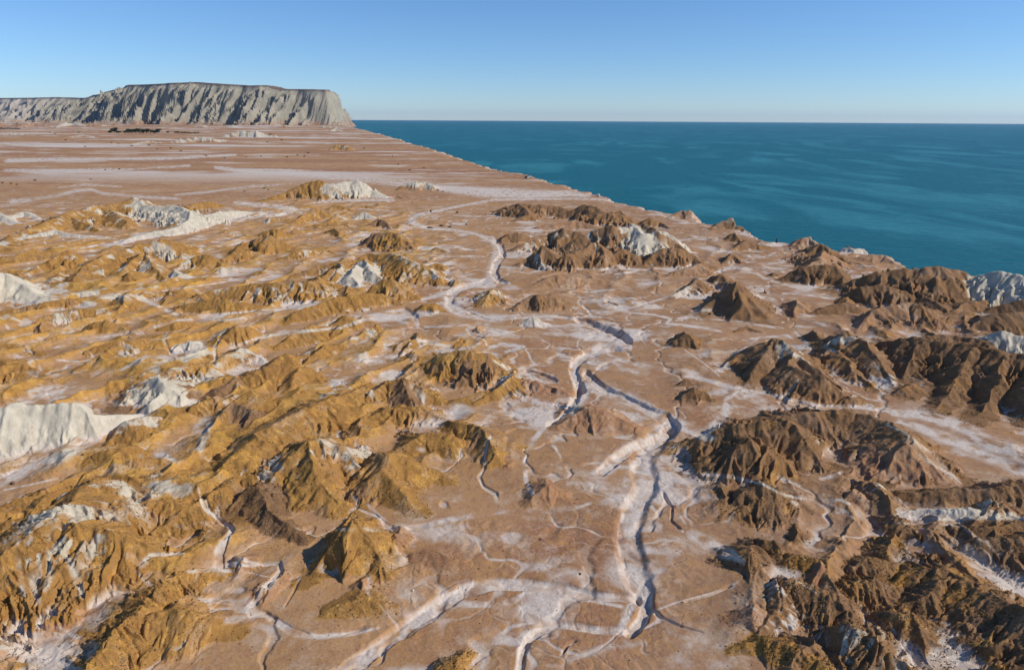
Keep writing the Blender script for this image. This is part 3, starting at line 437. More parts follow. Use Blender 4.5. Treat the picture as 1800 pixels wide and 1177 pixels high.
small_hills(46, [(1380, 1850, 500, 700), (1450, 1850, 840, 1000), (1250, 1800, 930, 1180), (1200, 1560, 400, 560)], ['b', 'b', 'bo', 'pb', 'bw'], .8, 2.0)
for r in RIDGES:
    x_, y_, _d = r[3][0]
    if x_ > 1270 and y_ > 925 and r[0] == 'b':      # the gravelly corner: lower, broken, golden-crested
        r = (_rr.choice(['bo', 'bo', 'bw', 'ob']), r[1]*1.15, r[2], [(a, b+.12*c, c*.72) for (a, b, c) in r[3]], (list(r)+[0])[4]*.8)
    ridge(*r)
# ---- rain-cut gullies: stripes that follow the fall of the slope, three sizes
def grad(Zq):
    zj = np.gradient(Zq, axis=1); xj = np.gradient(X, axis=1); zx = zj/xj
    zi = np.gradient(Zq, axis=0); xi = np.gradient(X, axis=0); yi = np.gradient(Y, axis=0)
    return zx, (zi-zx*xi)/yi
_hx = _rs.rand(256, 256).astype(np.float32); _hy = _rs.rand(256, 256).astype(np.float32)
def gullies(lam, dx, dy):
    px = (X/lam).astype(np.float32); py = (Y/lam).astype(np.float32); ix = np.floor(px); iy = np.floor(py)
    fx = px-ix; fy = py-iy; ix = ix.astype(np.int32); iy = iy.astype(np.int32)
    num = np.zeros(X.shape, np.float32); den = np.zeros(X.shape, np.float32)
    for a in (-1, 0, 1):
        for b in (-1, 0, 1):
            hx = _hx[(ix+a) & 255, (iy+b) & 255]; hy = _hy[(ix+a) & 255, (iy+b) & 255]
            qx = fx-a-hx; qy = fy-b-hy; w_ = np.exp(-2.2*(qx*qx+qy*qy))
            num += w_*np.cos(6.2832*(qx*dx+qy*dy)); den += w_
    return num/(den+1e-6)
Z0 = Z.copy()
def blur(a, n):
    for _ in range(n):
        a = (np.roll(a, 1, 0)+np.roll(a, -1, 0)+a)/3; a = (np.roll(a, 1, 1)+np.roll(a, -1, 1)+a)/3
    return a
gx0, gy0 = grad(blur(Z0, 6))
for lam, ya, yb in ((7.0, 900, 400), (3.2, 330, 160), (1.5, 130, 70)):
    zx, zy = gx0, gy0; sl_ = np.sqrt(zx*zx+zy*zy)+1e-6
    gq = gullies(lam, (-zy/sl_).astype(np.float32), (zx/sl_).astype(np.float32))
    Z = Z+lam*0.055*np.clip(sl_*1.6, 0, .85)*np.clip(.8+nA+nC, .2, 1.6)*(np.sign(gq)*np.abs(gq)**0.8)*ss(ya, yb, Y)*ss(.12, .6, Z0)
rl = np.abs(perlin(XW/13+7, YW/13+3)+0.35*perlin(XW/4.1, YW/4.1+5)); rl2 = np.abs(perlin(XW/5.5+17, YW/5.5+3)+.3*perlin(XW/1.8, YW/1.8+5))
rl3 = np.abs(perlin(XW/2.4+71, YW/2.4+3)+.3*perlin(XW/.9, YW/.9+5))
rill = np.maximum(ss(.075, .01, rl), .7*ss(.06, .01, rl2)*ss(-.1, .2, nC)); rl4 = np.abs(perlin(XW*.93/17-YW*.37/17+2, XW*.37/38+YW*.93/38+6)+.4*perlin(XW/7.5+1, YW/9+8)+.12*perlin(XW/2.2, YW/2.2)); wd_ = .035+.11*ss(-.2, .35, nC-.3*nA)
braid = ss(1, .25, rl4/wd_)*ss(520, 300, Y)
rill = np.maximum(rill, .5*ss(.09, .0, rl3)*ss(-.2, .25, nC-.4*nA)*ss(150, 90, Y))*ss(450, 200, Y)
Z -= 0.07*rill*ss(4, .2, Z0)*ss(-.1, .2, nC+.4*nA)+.16*braid*ss(2.5, .2, Z0)
Z += 0.12*nB*np.clip(Z, 0, 1)+(0.07*fbm(X/0.7, Y/0.7, 3, off=77)+.035*perlin(X/.27, Y/.27)*ss(110, 60, Y))*np.clip(Z*1.5, 0.22, 1)
Z += .06*(1-2*np.abs(perlin(XW/1.3+9, YW/1.3)))*ss(-.15, .3, nA+.3*nC)*ss(160, 90, Y)*ss(1.2, .3, Z)
# ---- carved washes (banks are real steps)
def stroke(pts, U, V, edge=0.35):
    us = [p[0] for p in pts]; v_ = [p[1] for p in pts]; rm = max(p[2] for p in pts)*2.8+6
    rows = np.where((GV[:, NC//2] >= min(v_)-rm-25) & (GV[:, NC//2] <= max(v_)+rm+160))[0]
    if len(rows) == 0: return None
    a, b = rows[0], rows[-1]+1
    cc = np.where((U[a:b].max(0) >= min(us)-rm) & (U[a:b].min(0) <= max(us)+rm))[0]
    if len(cc) == 0: return None
    s_ = (slice(a, b), slice(cc[0], cc[-1]+1))
    d, s, side, tp, att, L = seg_dist(U[s_], V[s_], pts)
    return s_, d/np.maximum(att[0], .3), side
flow = np.zeros(X.shape)
for (dep, pts) in CHANNELS:
    r = stroke(pts, GU, GV)
    if r is None: continue
    s_, q, side = r
    q = q*(1+0.28*nB[s_]+0.25*nA[s_]); soft = np.clip(.5+1.6*nC[s_]+nA[s_], 0, 1)
    cut = ss(1.10+.25*soft, 0.88-.45*soft, q)
    for (ex, ey, er) in ((pts[0]), (pts[-1])):
        if er <= 5: cut = cut*ss(er*.8, er*5, np.hypot(GU[s_]-ex, GV[s_]-ey))
    Z[s_] = Z[s_]-0.58*dep*cut*(1-0.6*np.clip(Z[s_]/3, 0, 1))*np.clip(0.75+1.2*nC[s_]+0.8*nA[s_], 0.25, 1.3)
    flow[s_] = np.maximum(flow[s_], ss(1.25, 0.70, q)*(1-.85*ss(.12, .38, nA[s_]+.5*nB[s_])))
U1, V1 = proj(X, Y, Z)
def paint(key, lst):
    for (a_, pts) in lst:
        r = stroke(pts, U1, V1)
        if r is None: continue
        s_, q, side = r
        n = (nB[s_]*0.75+nA[s_]*0.55)*(1-farw[s_])+0.25*nC[s_]+1.1*nF[s_]*farw[s_]
        m = np.clip(a_*(.66*ss(1.2, 0.2, q+n*1.0)+.36*ss(2.7, .5, q+n*1.9+.5*nC[s_]))*np.clip(.95+.7*nB[s_]+.5*nC[s_], .4, 1.2), 0, 1)*np.clip(0.9+0.9*nB[s_]+0.5*nA[s_]+.9*nG[s_]*farw[s_], 0.25, 1)
        for (ex, ey, er) in (pts[0], pts[-1]):
            if er <= 6: m = m*ss(0, er*4, np.hypot(U1[s_]-ex, V1[s_]-ey)+er*1.2*nB[s_])
        for k in 'obwp':
            if k != key: A[k][s_] *= (1-m)
        A[key][s_] = np.maximum(A[key][s_], m)
        if key in 'wp': A['g'][s_] *= (1-m)
paint('w', WHITE); paint('o', OCHRE); paint('b', BROWN); paint('p', PINK)
A['w'] = np.maximum(A['w'], np.clip(flow*(0.66+0.55*nB+.45*nA), 0, 1))
A['w'] = np.maximum(A['w'], .62*rill*ss(-.25, .25, nC+.5*nA)*ss(1.6, .3, Z))
# salt crust thinly over the flats
flat = ss(0.9, 0.25, Z)
nS = fbm(XW/14, YW/10, 5, g=0.6, off=101)
A['w'] = np.maximum(A['w'], .72*braid*ss(1.3, .3, Z)*np.clip(.75+.8*nB+.4*nA, .2, 1)*(1-.75*np.clip(A['p'], 0, 1)))
A['w'] = np.maximum(A['w'], flat*0.78*ss(-.06, 0.42, nS+.35*nC)*ss(420, 250, Y)*(1-.8*np.clip(A['p'], 0, 1)))
A['w'] = np.maximum(A['w'], 0.70*ss(-.05, 0.50, nF+.45*nG)*farw*ss(1.2, .5, np.abs(Z)/4))
nH = fbm(X/520, Y/120, 4, g=.55, off=191)+.3*nF; nJ = fbm(X/430, Y/85, 4, g=.55, off=207)+.3*nF
A['w'] = np.maximum(A['w'], .9*ss(-.03, .30, nH)*ss(330, 620, Y)*ss(1.4, .6, np.abs(Z)/4))
A['r'] = np.maximum(ss(0, .35, nJ)*farw, 0)+np.maximum(.9*A['p']*(Z < 2), 0)*(1-farw)*(GV > 640)*(.8+.5*nC)+ss(.0, .35, -nF+.5*nG+.05)*farw+.6*ss(.05, .4, nC-.3*nA)*(1-farw)
# ---- coast
cp = [tuple(unproj(x, y, 0)[:2]) for (x, y) in COAST]
cp = [(cp[0][0]*14000.0/unproj(*COAST[0])[1]*1.06, 14000.0)]+cp
d, s, side, tp, att, L = seg_dist(X, Y, cp)
sea = np.where(side > 0, 1, -1)*d
sea += np.clip(Y/90, 0.6, 3.2)*(fbm(X/12, Y/12, 4, off=201)*2.0+1.6*fbm(X/38, Y/38, 2, off=231))+np.clip((Y-300)/100, 0, 14)*fbm(X/55, Y/55, 3, off=211)
cut = ss(0, 1, sea/(7+0*Y))
SEA_Z = -22.0
Z = Z*(1-cut)+(SEA_Z-5)*cut-0.4*ss(-5, 0, sea)*(1-cut)
edge_w = ss(-6, -1, sea)*ss(0.05, 0.5, 0.4+nA)
A['w'] = np.maximum(A['w'], 0.4*edge_w*(Y < 1200)); A['w'] = np.maximum(A['w'], 0.55*ss(-1, 1.5, sea))
# ------------------------------------------------------------------ mesh building
def grid_mesh(name, X, Y, Z, mat, attrs=None):
    nr, nc = X.shape
    me = bpy.data.meshes.new(name)
    co = np.empty((nr*nc, 3), np.float32); co[:, 0] = X.ravel(); co[:, 1] = Y.ravel(); co[:, 2] = Z.ravel()
    me.vertices.add(nr*nc); me.vertices.foreach_set('co', co.ravel())
    i = np.arange((nr-1)*(nc-1)); r = i//(nc-1); c = i % (nc-1); b = (r*nc+c).astype(np.int32)
    q = np.stack([b, b+1, b+nc+1, b+nc], 1).astype(np.int32)
    me.loops.add(q.size); me.loops.foreach_set('vertex_index', q.ravel())
    me.polygons.add(len(q)); me.polygons.foreach_set('loop_start', np.arange(0, q.size, 4, dtype=np.int32))
    me.polygons.foreach_set('use_smooth', np.ones(len(q), bool))
    me.update(calc_edges=True)
    if attrs:
        for nm, arr in attrs.items():
            a = me.attributes.new(nm, 'FLOAT_COLOR', 'POINT'); a.data.foreach_set('color', arr.astype(np.float32).ravel())
    me.materials.append(mat)
    o = bpy.data.objects.new(name, me); C.objects.link(o)
    return o
class NT:
    def __init__(s, name):
        s.m = bpy.data.materials.new(name); s.m.use_nodes = True; s.t = s.m.node_tree
        s.b = s.t.nodes['Principled BSDF']; s.b.inputs['Roughness'].default_value = 0.9
        s.b.inputs['Specular IOR Level'].default_value = 0.15
    def n(s, typ, **kw):
        x = s.t.nodes.new(typ)
        for k, v in kw.items():
            if k.startswith('_'): setattr(x, k[1:], v)
        return x
    def set(s, sock, v):
        if isinstance(v, (int, float)): sock.default_value = v
        elif isinstance(v, tuple): sock.default_value = (v+(1,))[:4] if len(sock.default_value) == 4 else v
        else: s.t.links.new(v, sock)
    def noise(s, sc, det=4, rough=0.55, vec=None, dist=0.0):
        x = s.n('ShaderNodeTexNoise'); x.inputs['Scale'].default_value = sc; x.inputs['Detail'].default_value = det
        x.inputs['Roughness'].default_value = rough; x.inputs['Distortion'].default_value = dist
        s.t.links.new(vec if vec is not None else s.pos, x.inputs['Vector']); return x.outputs[0]
    def geo(s):
        g = s.n('ShaderNodeNewGeometry'); s.pos = g.outputs['Position']; return g
    def mix(s, f, a, b, mode='MIX'):
        x = s.n('ShaderNodeMix'); x.data_type = 'RGBA'; x.blend_type = mode
        s.set(x.inputs[0], f); s.set(x.inputs[6], a); s.set(x.inputs[7], b); return x.outputs[2]
    def math(s, op, a, b=None, c=None):
        x = s.n('ShaderNodeMath'); x.operation = op; s.set(x.inputs[0], a)
        if b is not None: s.set(x.inputs[1], b)
        if c is not None: s.set(x.inputs[2], c)
        return x.outputs[0]
    def ramp(s, v, a, b, c=0.0, d=1.0):
        x = s.n('ShaderNodeMapRange'); x.interpolation_type = 'SMOOTHSTEP'
        s.set(x.inputs[0], v); x.inputs[1].default_value = a; x.inputs[2].default_value = b
        x.inputs[3].default_value = c; x.inputs[4].default_value = d; return x.outputs[0]
    def attr(s, nm):
        x = s.n('ShaderNodeAttribute'); x.attribute_name = nm; return x
def simple(name, col, rough=0.8, spec=0.2, var=0.0, sc=5.0, metal=0.0):
    m = NT(name); m.geo(); m.b.inputs['Roughness'].default_value = rough; m.b.inputs['Specular IOR Level'].default_value = spec
    m.b.inputs['Metallic'].default_value = metal
    n = m.noise(sc, 3)
    c = m.mix(n, tuple(x*(1-var) for x in col), tuple(min(1, x*(1+var)) for x in col))
    m.set(m.b.inputs['Base Color'], c); return m.m

def earth_material():
    m = NT('earth'); m.geo()
    a1 = m.attr('mask'); a2 = m.attr('mask_b')
    sp = m.n('ShaderNodeSeparateColor'); m.t.links.new(a1.outputs['Color'], sp.inputs[0])
    so_, sb, sw = sp.outputs; gr = a1.outputs['Alpha']
    sp2 = m.n('ShaderNodeSeparateColor'); m.t.links.new(a2.outputs['Color'], sp2.inputs[0])
    warm_lit, rock, far = sp2.outputs
    n_big = m.noise(0.09, 4, 0.6); n_mid = m.noise(0.55, 5, 0.6); n_fin = m.noise(3.2, 5, 0.65); n_grit = m.noise(14, 3, 0.7)
    # flats : pinkish tan crust
    flatw = m.mix(m.ramp(n_big, .35, .65), FLAT_A, FLAT_B)
    flatc = m.mix(m.ramp(n_big, .35, .65), FLAT_C, FLAT_D)  # right-hand flats: dimmer, greyer copy carrying the light falloff in its colour
    base = m.mix(warm_lit, flatc, flatw)
    base = m.mix(m.math('MULTIPLY', a2.outputs['Alpha'], .75), base, FLAT_RED)
    base = m.mix(m.ramp(n_mid, .45, .72, 0, .35), base, FLAT_RED)
    base = m.mix(m.ramp(n_fin, .54, .70, 0, .42), base, FLAT_PALE)
    n_m2 = m.noise(.9, 6, .7); base = m.mix(m.ramp(n_m2, .50, .60, 0, .45), base, FLAT_OCH); base = m.mix(m.ramp(n_m2, .47, .38, 0, .40), base, FLAT_RED)
    n_m4 = m.noise(.16, 6, .72); base = m.mix(m.ramp(n_m4, .50, .62, 0, .55), base, FLAT_PALE); base = m.mix(m.ramp(n_m4, .46, .36, 0, .35), base, FLAT_OCH)
    n_m3 = m.noise(5.0, 4, .75); base = m.mix(m.ramp(n_m3, .53, .62, 0, .5), base, FLAT_DK)
    # ochre
    oc = m.mix(m.ramp(n_mid, .35, .65), OCH_A, OCH_B)
    oc = m.mix(m.ramp(n_fin, .50, .70, 0, .7), oc, OCH_C)
    oc = m.mix(m.ramp(n_big, .52, .70, 0, .6), oc, OCH_GOLD)
    n_pat = m.noise(.23, 5, .68)
    oc = m.mix(m.ramp(n_pat, .51, .62, 0, .50), oc, OCH_D); oc = m.mix(m.ramp(n_pat, .47, .36, 0, .75), oc, OCH_P)
    n_gr2 = m.noise(6.5, 4, .7); oc = m.mix(m.ramp(n_gr2, .50, .60, 0, .50), oc, OCH_D); oc = m.mix(m.ramp(n_gr2, .46, .36, 0, .40), oc, OCH_GOLD)
    # brown
    br = m.mix(m.ramp(n_mid, .35, .65), BRN_A, BRN_B)
    br = m.mix(m.ramp(n_fin, .52, .68, 0, .6), br, BRN_C)
    br = m.mix(m.math('MULTIPLY', gr, .38), br, BRN_DARK)
    br = m.mix(m.ramp(n_pat, .50, .60, 0, .6), br, BRN_O); br = m.mix(m.ramp(n_pat, .46, .36, 0, .6), br, BRN_D); br = m.mix(m.ramp(n_gr2, .52, .66, 0, .5), br, BRN_DARK)
    oc = m.mix(m.ramp(far, .55, .85, 0, .6), oc, OCH_D); oc = m.mix(m.ramp(far, .45, .15, 0, .45), oc, FLAT_PALE)
    br = m.mix(m.ramp(far, .55, .85, 0, .6), br, BRN_B); br = m.mix(m.ramp(far, .42, .12, 0, .55), br, BRN_D)
    # white marl
    wh = m.mix(m.ramp(n_mid, .35, .70), WHT_A, WHT_B)
    wh = m.mix(m.ramp(n_fin, .52, .74, 0, .5), wh, WHT_C)
    wh = m.mix(m.ramp(rock, .02, .35), m.mix(m.ramp(n_fin, .4, .62), SALT_A, SALT_B), wh)
    def msk(v, n, k=0.55):   # noisy edge for a painted mask
        t = m.math('ADD', v, m.math('MULTIPLY', m.math('SUBTRACT', n, 0.5), k))
        return m.ramp(t, 0.18, 0.82)
    nn = m.math('ADD', m.math('MULTIPLY', n_mid, 0.5), m.math('MULTIPLY', n_fin, 0.5))
    c = m.mix(msk(so_, nn, 1.1), base, oc)
    c = m.mix(msk(sb, nn), c, br)
    c = m.mix(m.math('MULTIPLY', msk(sw, nn, 0.9), 1.0), c, wh)
    # gravel speckle
    sc = m.ramp(n_grit, .50, .62)
    c = m.mix(m.math('MULTIPLY', sc, m.math('MULTIPLY_ADD', gr, 0.62, m.math('MULTIPLY_ADD', m.math('MAXIMUM', so_, sb), .30, .07))), c, m.mix(sb, GRV_A, GRV_B))
    n_g3 = m.noise(9.0, 3, .7); c = m.mix(m.math('MULTIPLY', m.ramp(n_g3, .40, .28), m.math('MULTIPLY_ADD', m.math('MAXIMUM', so_, sb), .45, .12)), c, FLAT_PALE)
    c = m.mix(m.math('MULTIPLY', m.ramp(n_grit, .36, .28), gr), c, GRV_L)
    m.set(m.b.inputs['Base Color'], c)
    m.b.inputs['Roughness'].default_value = 0.95; m.b.inputs['Specular IOR Level'].default_value = 0.08
    b1 = m.n('ShaderNodeBump'); b1.inputs['Distance'].default_value = 0.13; b1.inputs['Strength'].default_value = 0.55
    hgt = m.math('ADD', m.math('MULTIPLY', n_fin, 0.7), m.math('MULTIPLY', n_grit, m.math('MULTIPLY_ADD', gr, 0.45, m.math('MULTIPLY_ADD', m.math('MAXIMUM', so_, sb), .35, .08))))
    m.set(b1.inputs['Height'], hgt); m.set(m.b.inputs['Normal'], b1.outputs[0])
    return m.m
EARTH = earth_material()
warm_lit = ss(1250, 650, GU+60*nC)  # vignette and light direction painted into the flats: brighter left, dimmer right
def wide(a, n):
    b = a[::3, ::3].copy()
    for _ in range(n):
        b[1:-1] = (b[2:]+b[:-2]+b[1:-1])/3; b[:, 1:-1] = (b[:, 2:]+b[:, :-2]+b[:, 1:-1])/3
    return np.repeat(np.repeat(b, 3, 0), 3, 1)[:a.shape[0], :a.shape[1]]
for k in 'ob':
    A[k] = np.maximum(A[k], blur(wide(np.clip(A[k], 0, 1), 45), 2)*np.clip(.42+1.1*nA+.7*nB, 0, .8)*(1-np.clip(A['w'], 0, 1)))
mask = np.stack([A['o'], A['b'], A['w'], A['g']], -1); mask = np.clip(mask, 0, 1)
mask = np.clip(mask, 0, 1)
A['r'] = np.clip(A['r'], 0, 1)
maskb = np.stack([warm_lit, np.clip(Z/4, 0, 1), .5+.5*streak, A['r']], -1)
terrain = grid_mesh('terrain', X, Y, Z, EARTH, {'mask': mask, 'mask_b': maskb})
terrain['kind'] = 'structure'
def ground_z(x, y):
    j = np.searchsorted(Yr, y); j = min(max(j, 1), NR-1)
    c = x/Wd[j]
    k = int(np.clip(np.searchsorted(tt, c), 1, NC-1))
    return float(Z[j, k])
# ------------------------------------------------------------------ sea
def sea_material():
    m = NT('sea_water'); m.geo()
    mp = m.n('ShaderNodeMapping'); m.t.links.new(m.pos, mp.inputs[0]); mp.inputs['Scale'].default_value = (1, 0.45, 1)
    mp.inputs['Rotation'].default_value = (0, 0, math.radians(-28))
    v = mp.outputs[0]
    sw = m.noise(0.0034, 3, 0.55, v, 3.2); sw2 = m.noise(0.011, 4, 0.6, v, 1.0)
    slick = m.math('MULTIPLY', m.ramp(sw, .48, .60), m.ramp(sw2, .30, .62))
    c = m.mix(slick, SEA_A, SEA_B)
    c = m.mix(m.ramp(m.noise(0.0009, 2, .5, v), .4, .65, 0, .5), c, SEA_C)
    m.set(m.b.inputs['Base Color'], c)
    m.b.inputs['Roughness'].default_value = 0.42; m.b.inputs['Specular IOR Level'].default_value = 0.16; m.b.inputs['IOR'].default_value = 1.33
    mp2 = m.n('ShaderNodeMapping'); m.t.links.new(m.pos, mp2.inputs[0]); mp2.inputs['Scale'].default_value = (0.35, 1, 1)
    mp2.inputs['Rotation'].default_value = (0, 0, math.radians(12))
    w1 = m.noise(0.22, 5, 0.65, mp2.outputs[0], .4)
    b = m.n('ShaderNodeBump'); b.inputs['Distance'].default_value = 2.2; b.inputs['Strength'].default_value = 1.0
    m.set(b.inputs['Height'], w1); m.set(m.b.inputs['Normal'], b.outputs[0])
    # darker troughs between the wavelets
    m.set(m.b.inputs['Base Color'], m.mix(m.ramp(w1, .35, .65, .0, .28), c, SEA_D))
    return m.m
r_ = np.concatenate([[0, 60], np.geomspace(100, 31000, 60)]); th = np.linspace(-1.9, 1.9, 160)
sxx = r_[:, None]*np.sin(th)[None, :]; syy = r_[:, None]*np.cos(th)[None, :]
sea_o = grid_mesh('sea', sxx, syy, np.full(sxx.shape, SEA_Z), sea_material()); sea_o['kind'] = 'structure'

# ------------------------------------------------------------------ the table mountain at the end of the plain
rimp = [(-420,176,6600),(-200,174,6400),(0,172.5,6100),(60,172,5900),(95,171,5800),(150,172.5,5600),(163,167,5450),(185,164,5200),(205,156,4950),(228,149.5,4750),(270,148,4600),(345,144.5,4500),(385,147,4450),(440,150.5,4430),(470,150,4430),(482,155,4430),(500,156.5,4430),(569,158,4420),(575,158,4700),(577,158,5600)]
def at_depth(px, py, Yd):
    d = Fw+Rt*((px-CX)/F)+Up*((CY-py)/F); k = Yd/d[1]; return d[0]*k, Yd, H+d[2]*k
RP = [at_depth(*p) for p in rimp]
mt = np.linspace(0, 1, 1250); mx0, mx1 = RP[0][0], 0
# grid over the mountain: along x/y and back
gxs = np.linspace(-6300, -880, 1300)
# rows follow the rim so that the face is finely sampled
rx = np.array([p[0] for p in RP[:-2]]); ry = np.array([p[1] for p in RP[:-2]])
gr = np.concatenate([np.linspace(-620, 60, 300), np.linspace(90, 2600, 30)])
base_y = np.interp(gxs, rx, ry)
MX = np.repeat(gxs[None, :], len(gr), 0); MY = base_y[None, :]+gr[:, None]
w1 = 16*perlin(MX/210, MY/210)+5*perlin(MX/70, MY/70+9)
w2 = 34*perlin(MX/210+40, MY/210)+12*perlin(MX/70+5, MY/70+19)
PX_ = MX+w1; PY_ = MY+w2
d, s, side, tp, att, L = seg_dist(PX_, PY_, RP)
top = att[0]
inside = side > 0
RUN = 190.0-118*ss(RP[-3][0]-200, RP[-3][0], MX)
def gul_at(c, dd, lam, ph): return 1-2*np.abs(perlin(c/lam+ph, dd/(8*lam)+ph))
cc = PX_+0.38*d                                   # spurs lean seaward as they run down
g1 = gul_at(cc, d, 150, 3.3); g2 = gul_at(cc+30*g1, d, 62, 8.1); g3 = gul_at(cc+12*g2, d, 26, 1.7); g4 = gul_at(cc+5*g3, d, 11, 5.7)
gu = .32*g1+.36*g2+.34*g3+.24*g4-.60
q = d/RUN
endq = ss(60, 0, np.abs(s-L+0))*0
ef = 1-.7*ss(RP[-3][0]-150, RP[-3][0], MX)
q = q*(1-.45*gu*ef)-.50*gu*ef*ss(0, .40, q)
q = np.maximum(q, 0)
prof = np.where(q < 1, 1-0.93*np.clip(q, 0, 1)**0.92, 0.07*np.exp(-(q-1)*1.5))
q9 = np.clip(prof, 0, 1)
base0 = 2.0
MZ = np.where(inside, top, base0+(top-base0)*q9)
MZ = MZ+np.where(inside, 2.5*perlin(MX/60, MY/60)*ss(0, 60, d), 0)
MZ = np.where((~inside) & (q > 1.05), MZ-90*(q-1.05), MZ)
MZ = np.maximum(MZ, -27)
capm = np.where(inside, 1, ss(.075, .03, np.clip(1-q9, 0, 1)+0.02*g3))
foot = ss(.16, .03, q9+0.05*g2)*(~inside)
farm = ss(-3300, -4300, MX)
def rock_material():
    m = NT('marl_rock'); m.geo(); a = m.attr('mask'); sp = m.n('ShaderNodeSeparateColor'); m.t.links.new(a.outputs['Color'], sp.inputs[0])
    cap, ft, fr = sp.outputs
    n = m.noise(.012, 5, .6); n2 = m.noise(.06, 4, .6)
    c = m.mix(m.ramp(n, .38, .62), ROCK_A, ROCK_B); c = m.mix(m.ramp(n2, .5, .7, 0, .5), c, ROCK_C)
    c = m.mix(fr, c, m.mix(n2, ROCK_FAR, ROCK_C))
    c = m.mix(ft, c, m.mix(m.ramp(n2, .45, .6), FLAT_RED, ROCK_A)); c = m.mix(cap, c, CAP)
    m.set(m.b.inputs['Base Color'], c); m.b.inputs['Roughness'].default_value = .95; m.b.inputs['Specular IOR Level'].default_value = .05
    return m.m
mesa = grid_mesh('mesa', MX, MY, MZ, rock_material(), {'mask': np.stack([capm, foot, farm, np.ones(MX.shape)], -1)})
mesa['kind'] = 'structure'

# ------------------------------------------------------------------ small things
def obj(name, bm, mat, parent=None, smooth=False):
    me = bpy.data.meshes.new(name); bm.to_mesh(me); bm.free(); me.materials.append(mat)
    if smooth:
        for p in me.polygons: p.use_smooth = True
    o = bpy.data.objects.new(name, me); C.objects.link(o)
    if parent: o.parent = parent
    return o
def tag(o, label, cat, group=None):
    o['label'] = label; o['category'] = cat
    if group: o['group'] = group
def empty(name, loc, rz=0):
    o = bpy.data.objects.new(name, None); C.objects.link(o); o.location = loc; o.rotation_euler = (0, 0, rz); o.empty_display_size = .3
    return o
def box(bm, x0, x1, y0, y1, z0, z1, bev=0.0):
    vs_ = [bm.verts.new((x, y, z)) for z in (z0, z1) for (x, y) in ((x0, y0), (x1, y0), (x1, y1), (x0, y1))]
    fs = [(3, 2, 1, 0), (4, 5, 6, 7), (0, 1, 5, 4), (1, 2, 6, 5), (2, 3, 7, 6), (3, 0, 4, 7)]
    f = [bm.faces.new([vs_[i] for i in q_]) for q_ in fs]
    if bev: bmesh.ops.bevel(bm, geom=list({e for ff in f for e in ff.edges}), offset=bev, segments=2, affect='EDGES', profile=.6)
def ground_at(px, py):
    """world point of the terrain seen at a photo pixel (marching along the ray)"""
    d_ = Fw+Rt*((px-CX)/F)+Up*((CY-py)/F)
    d_ = d_/np.linalg.norm(d_); t = 30.0
    while t < 9000:
        p = np.array([0, 0, H])+d_*t
        if p[2] <= ground_z(p[0], p[1]): break
        t += max(.1, t*0.002)
    return p[0], p[1], ground_z(p[0], p[1])
rnd = random.Random(5)
# ---- trees of the far grove
LEAF = simple('leaf_green', (.030, .050, .022), .8, .1, .35, 1.5); BARK = simple('bark', (.10, .075, .05), .9, .1, .2, 4)
def crown_mesh(seed, flat):
    r = random.Random(seed); bm = bmesh.new()
    lobes = [(r.uniform(-.5, .5), r.uniform(-.5, .5), r.uniform(.42, .82)*flat, r.uniform(.22, .38)) for _ in range(11)]
    for (lx, ly, lz, lr) in lobes:
        for k in range(110):
            th_, ph_ = r.uniform(0, 2*math.pi), math.acos(r.uniform(-.7, 1)); q_ = lr*r.uniform(.55, 1.08)
            c_ = Vector((lx+q_*math.sin(ph_)*math.cos(th_), ly+q_*math.sin(ph_)*math.sin(th_), max(.12, lz+q_*.8*math.cos(ph_)*flat)))
            s_ = r.uniform(.035, .07); a = Vector((r.uniform(-1, 1), r.uniform(-1, 1), r.uniform(-1, 1))).normalized(); b = a.orthogonal().normalized(); e_ = a.cross(b)
            bm.faces.new([bm.verts.new(c_+b*s_), bm.verts.new(c_+e_*s_), bm.verts.new(c_-b*s_*.8), bm.verts.new(c_-e_*s_)])
    me = bpy.data.meshes.new('crown'); bm.to_mesh(me); bm.free(); me.materials.append(LEAF); return me
def tube(bm, p0, p1, r0, r1, n=7):
    p0, p1 = Vector(p0), Vector(p1); d_ = (p1-p0).normalized(); a = d_.orthogonal().normalized(); b = d_.cross(a)
    v0 = [bm.verts.new(p0+(a*math.cos(t)+b*math.sin(t))*r0) for t in [2*math.pi*i/n for i in range(n)]]
    v1 = [bm.verts.new(p1+(a*math.cos(t)+b*math.sin(t))*r1) for t in [2*math.pi*i/n for i in range(n)]]
    for i in range(n): bm.faces.new([v0[i], v0[(i+1) % n], v1[(i+1) % n], v1[i]])
    bm.faces.new(v1); bm.faces.new(v0[::-1])
def trunk_mesh(seed):
    r = random.Random(seed); bm = bmesh.new(); tube(bm, (0, 0, -.05), (.02, .01, .35), .05, .035)
    for k in range(6):
        a = k*1.05+r.uniform(-.3, .3); tube(bm, (.02, .01, .30), (.02+.35*math.cos(a), .01+.35*math.sin(a), r.uniform(.5, .75)), .025, .010, 5)
    me = bpy.data.meshes.new('trunk'); bm.to_mesh(me); bm.free(); me.materials.append(BARK); return me
CR = [crown_mesh(1, 1.0), crown_mesh(2, 1.0), crown_mesh(3, .8)]; TR = [trunk_mesh(1), trunk_mesh(2)]
def tree(px, py, wpx, hpx, label, group, k=0, nm='tree'):
    g = unproj(px, py, 0); x, y = g[0], g[1]; z = ground_z(x, y)
    o = empty(nm, (x, y, z), rnd.uniform(0, 6.28))
    dep = float(np.dot(np.array([x, y, z-H]), Fw)); m_ = dep/F
    o.scale = (wpx*m_/1.5, wpx*m_/1.5, hpx*m_/1.02)
    for nm2, me in (('crown', CR[k % 3]), ('trunk', TR[k % 2])):
        c_ = bpy.data.objects.new(nm2, me); C.objects.link(c_); c_.parent = o
    tag(o, label, 'tree' if nm == 'tree' else 'bush', group); return o
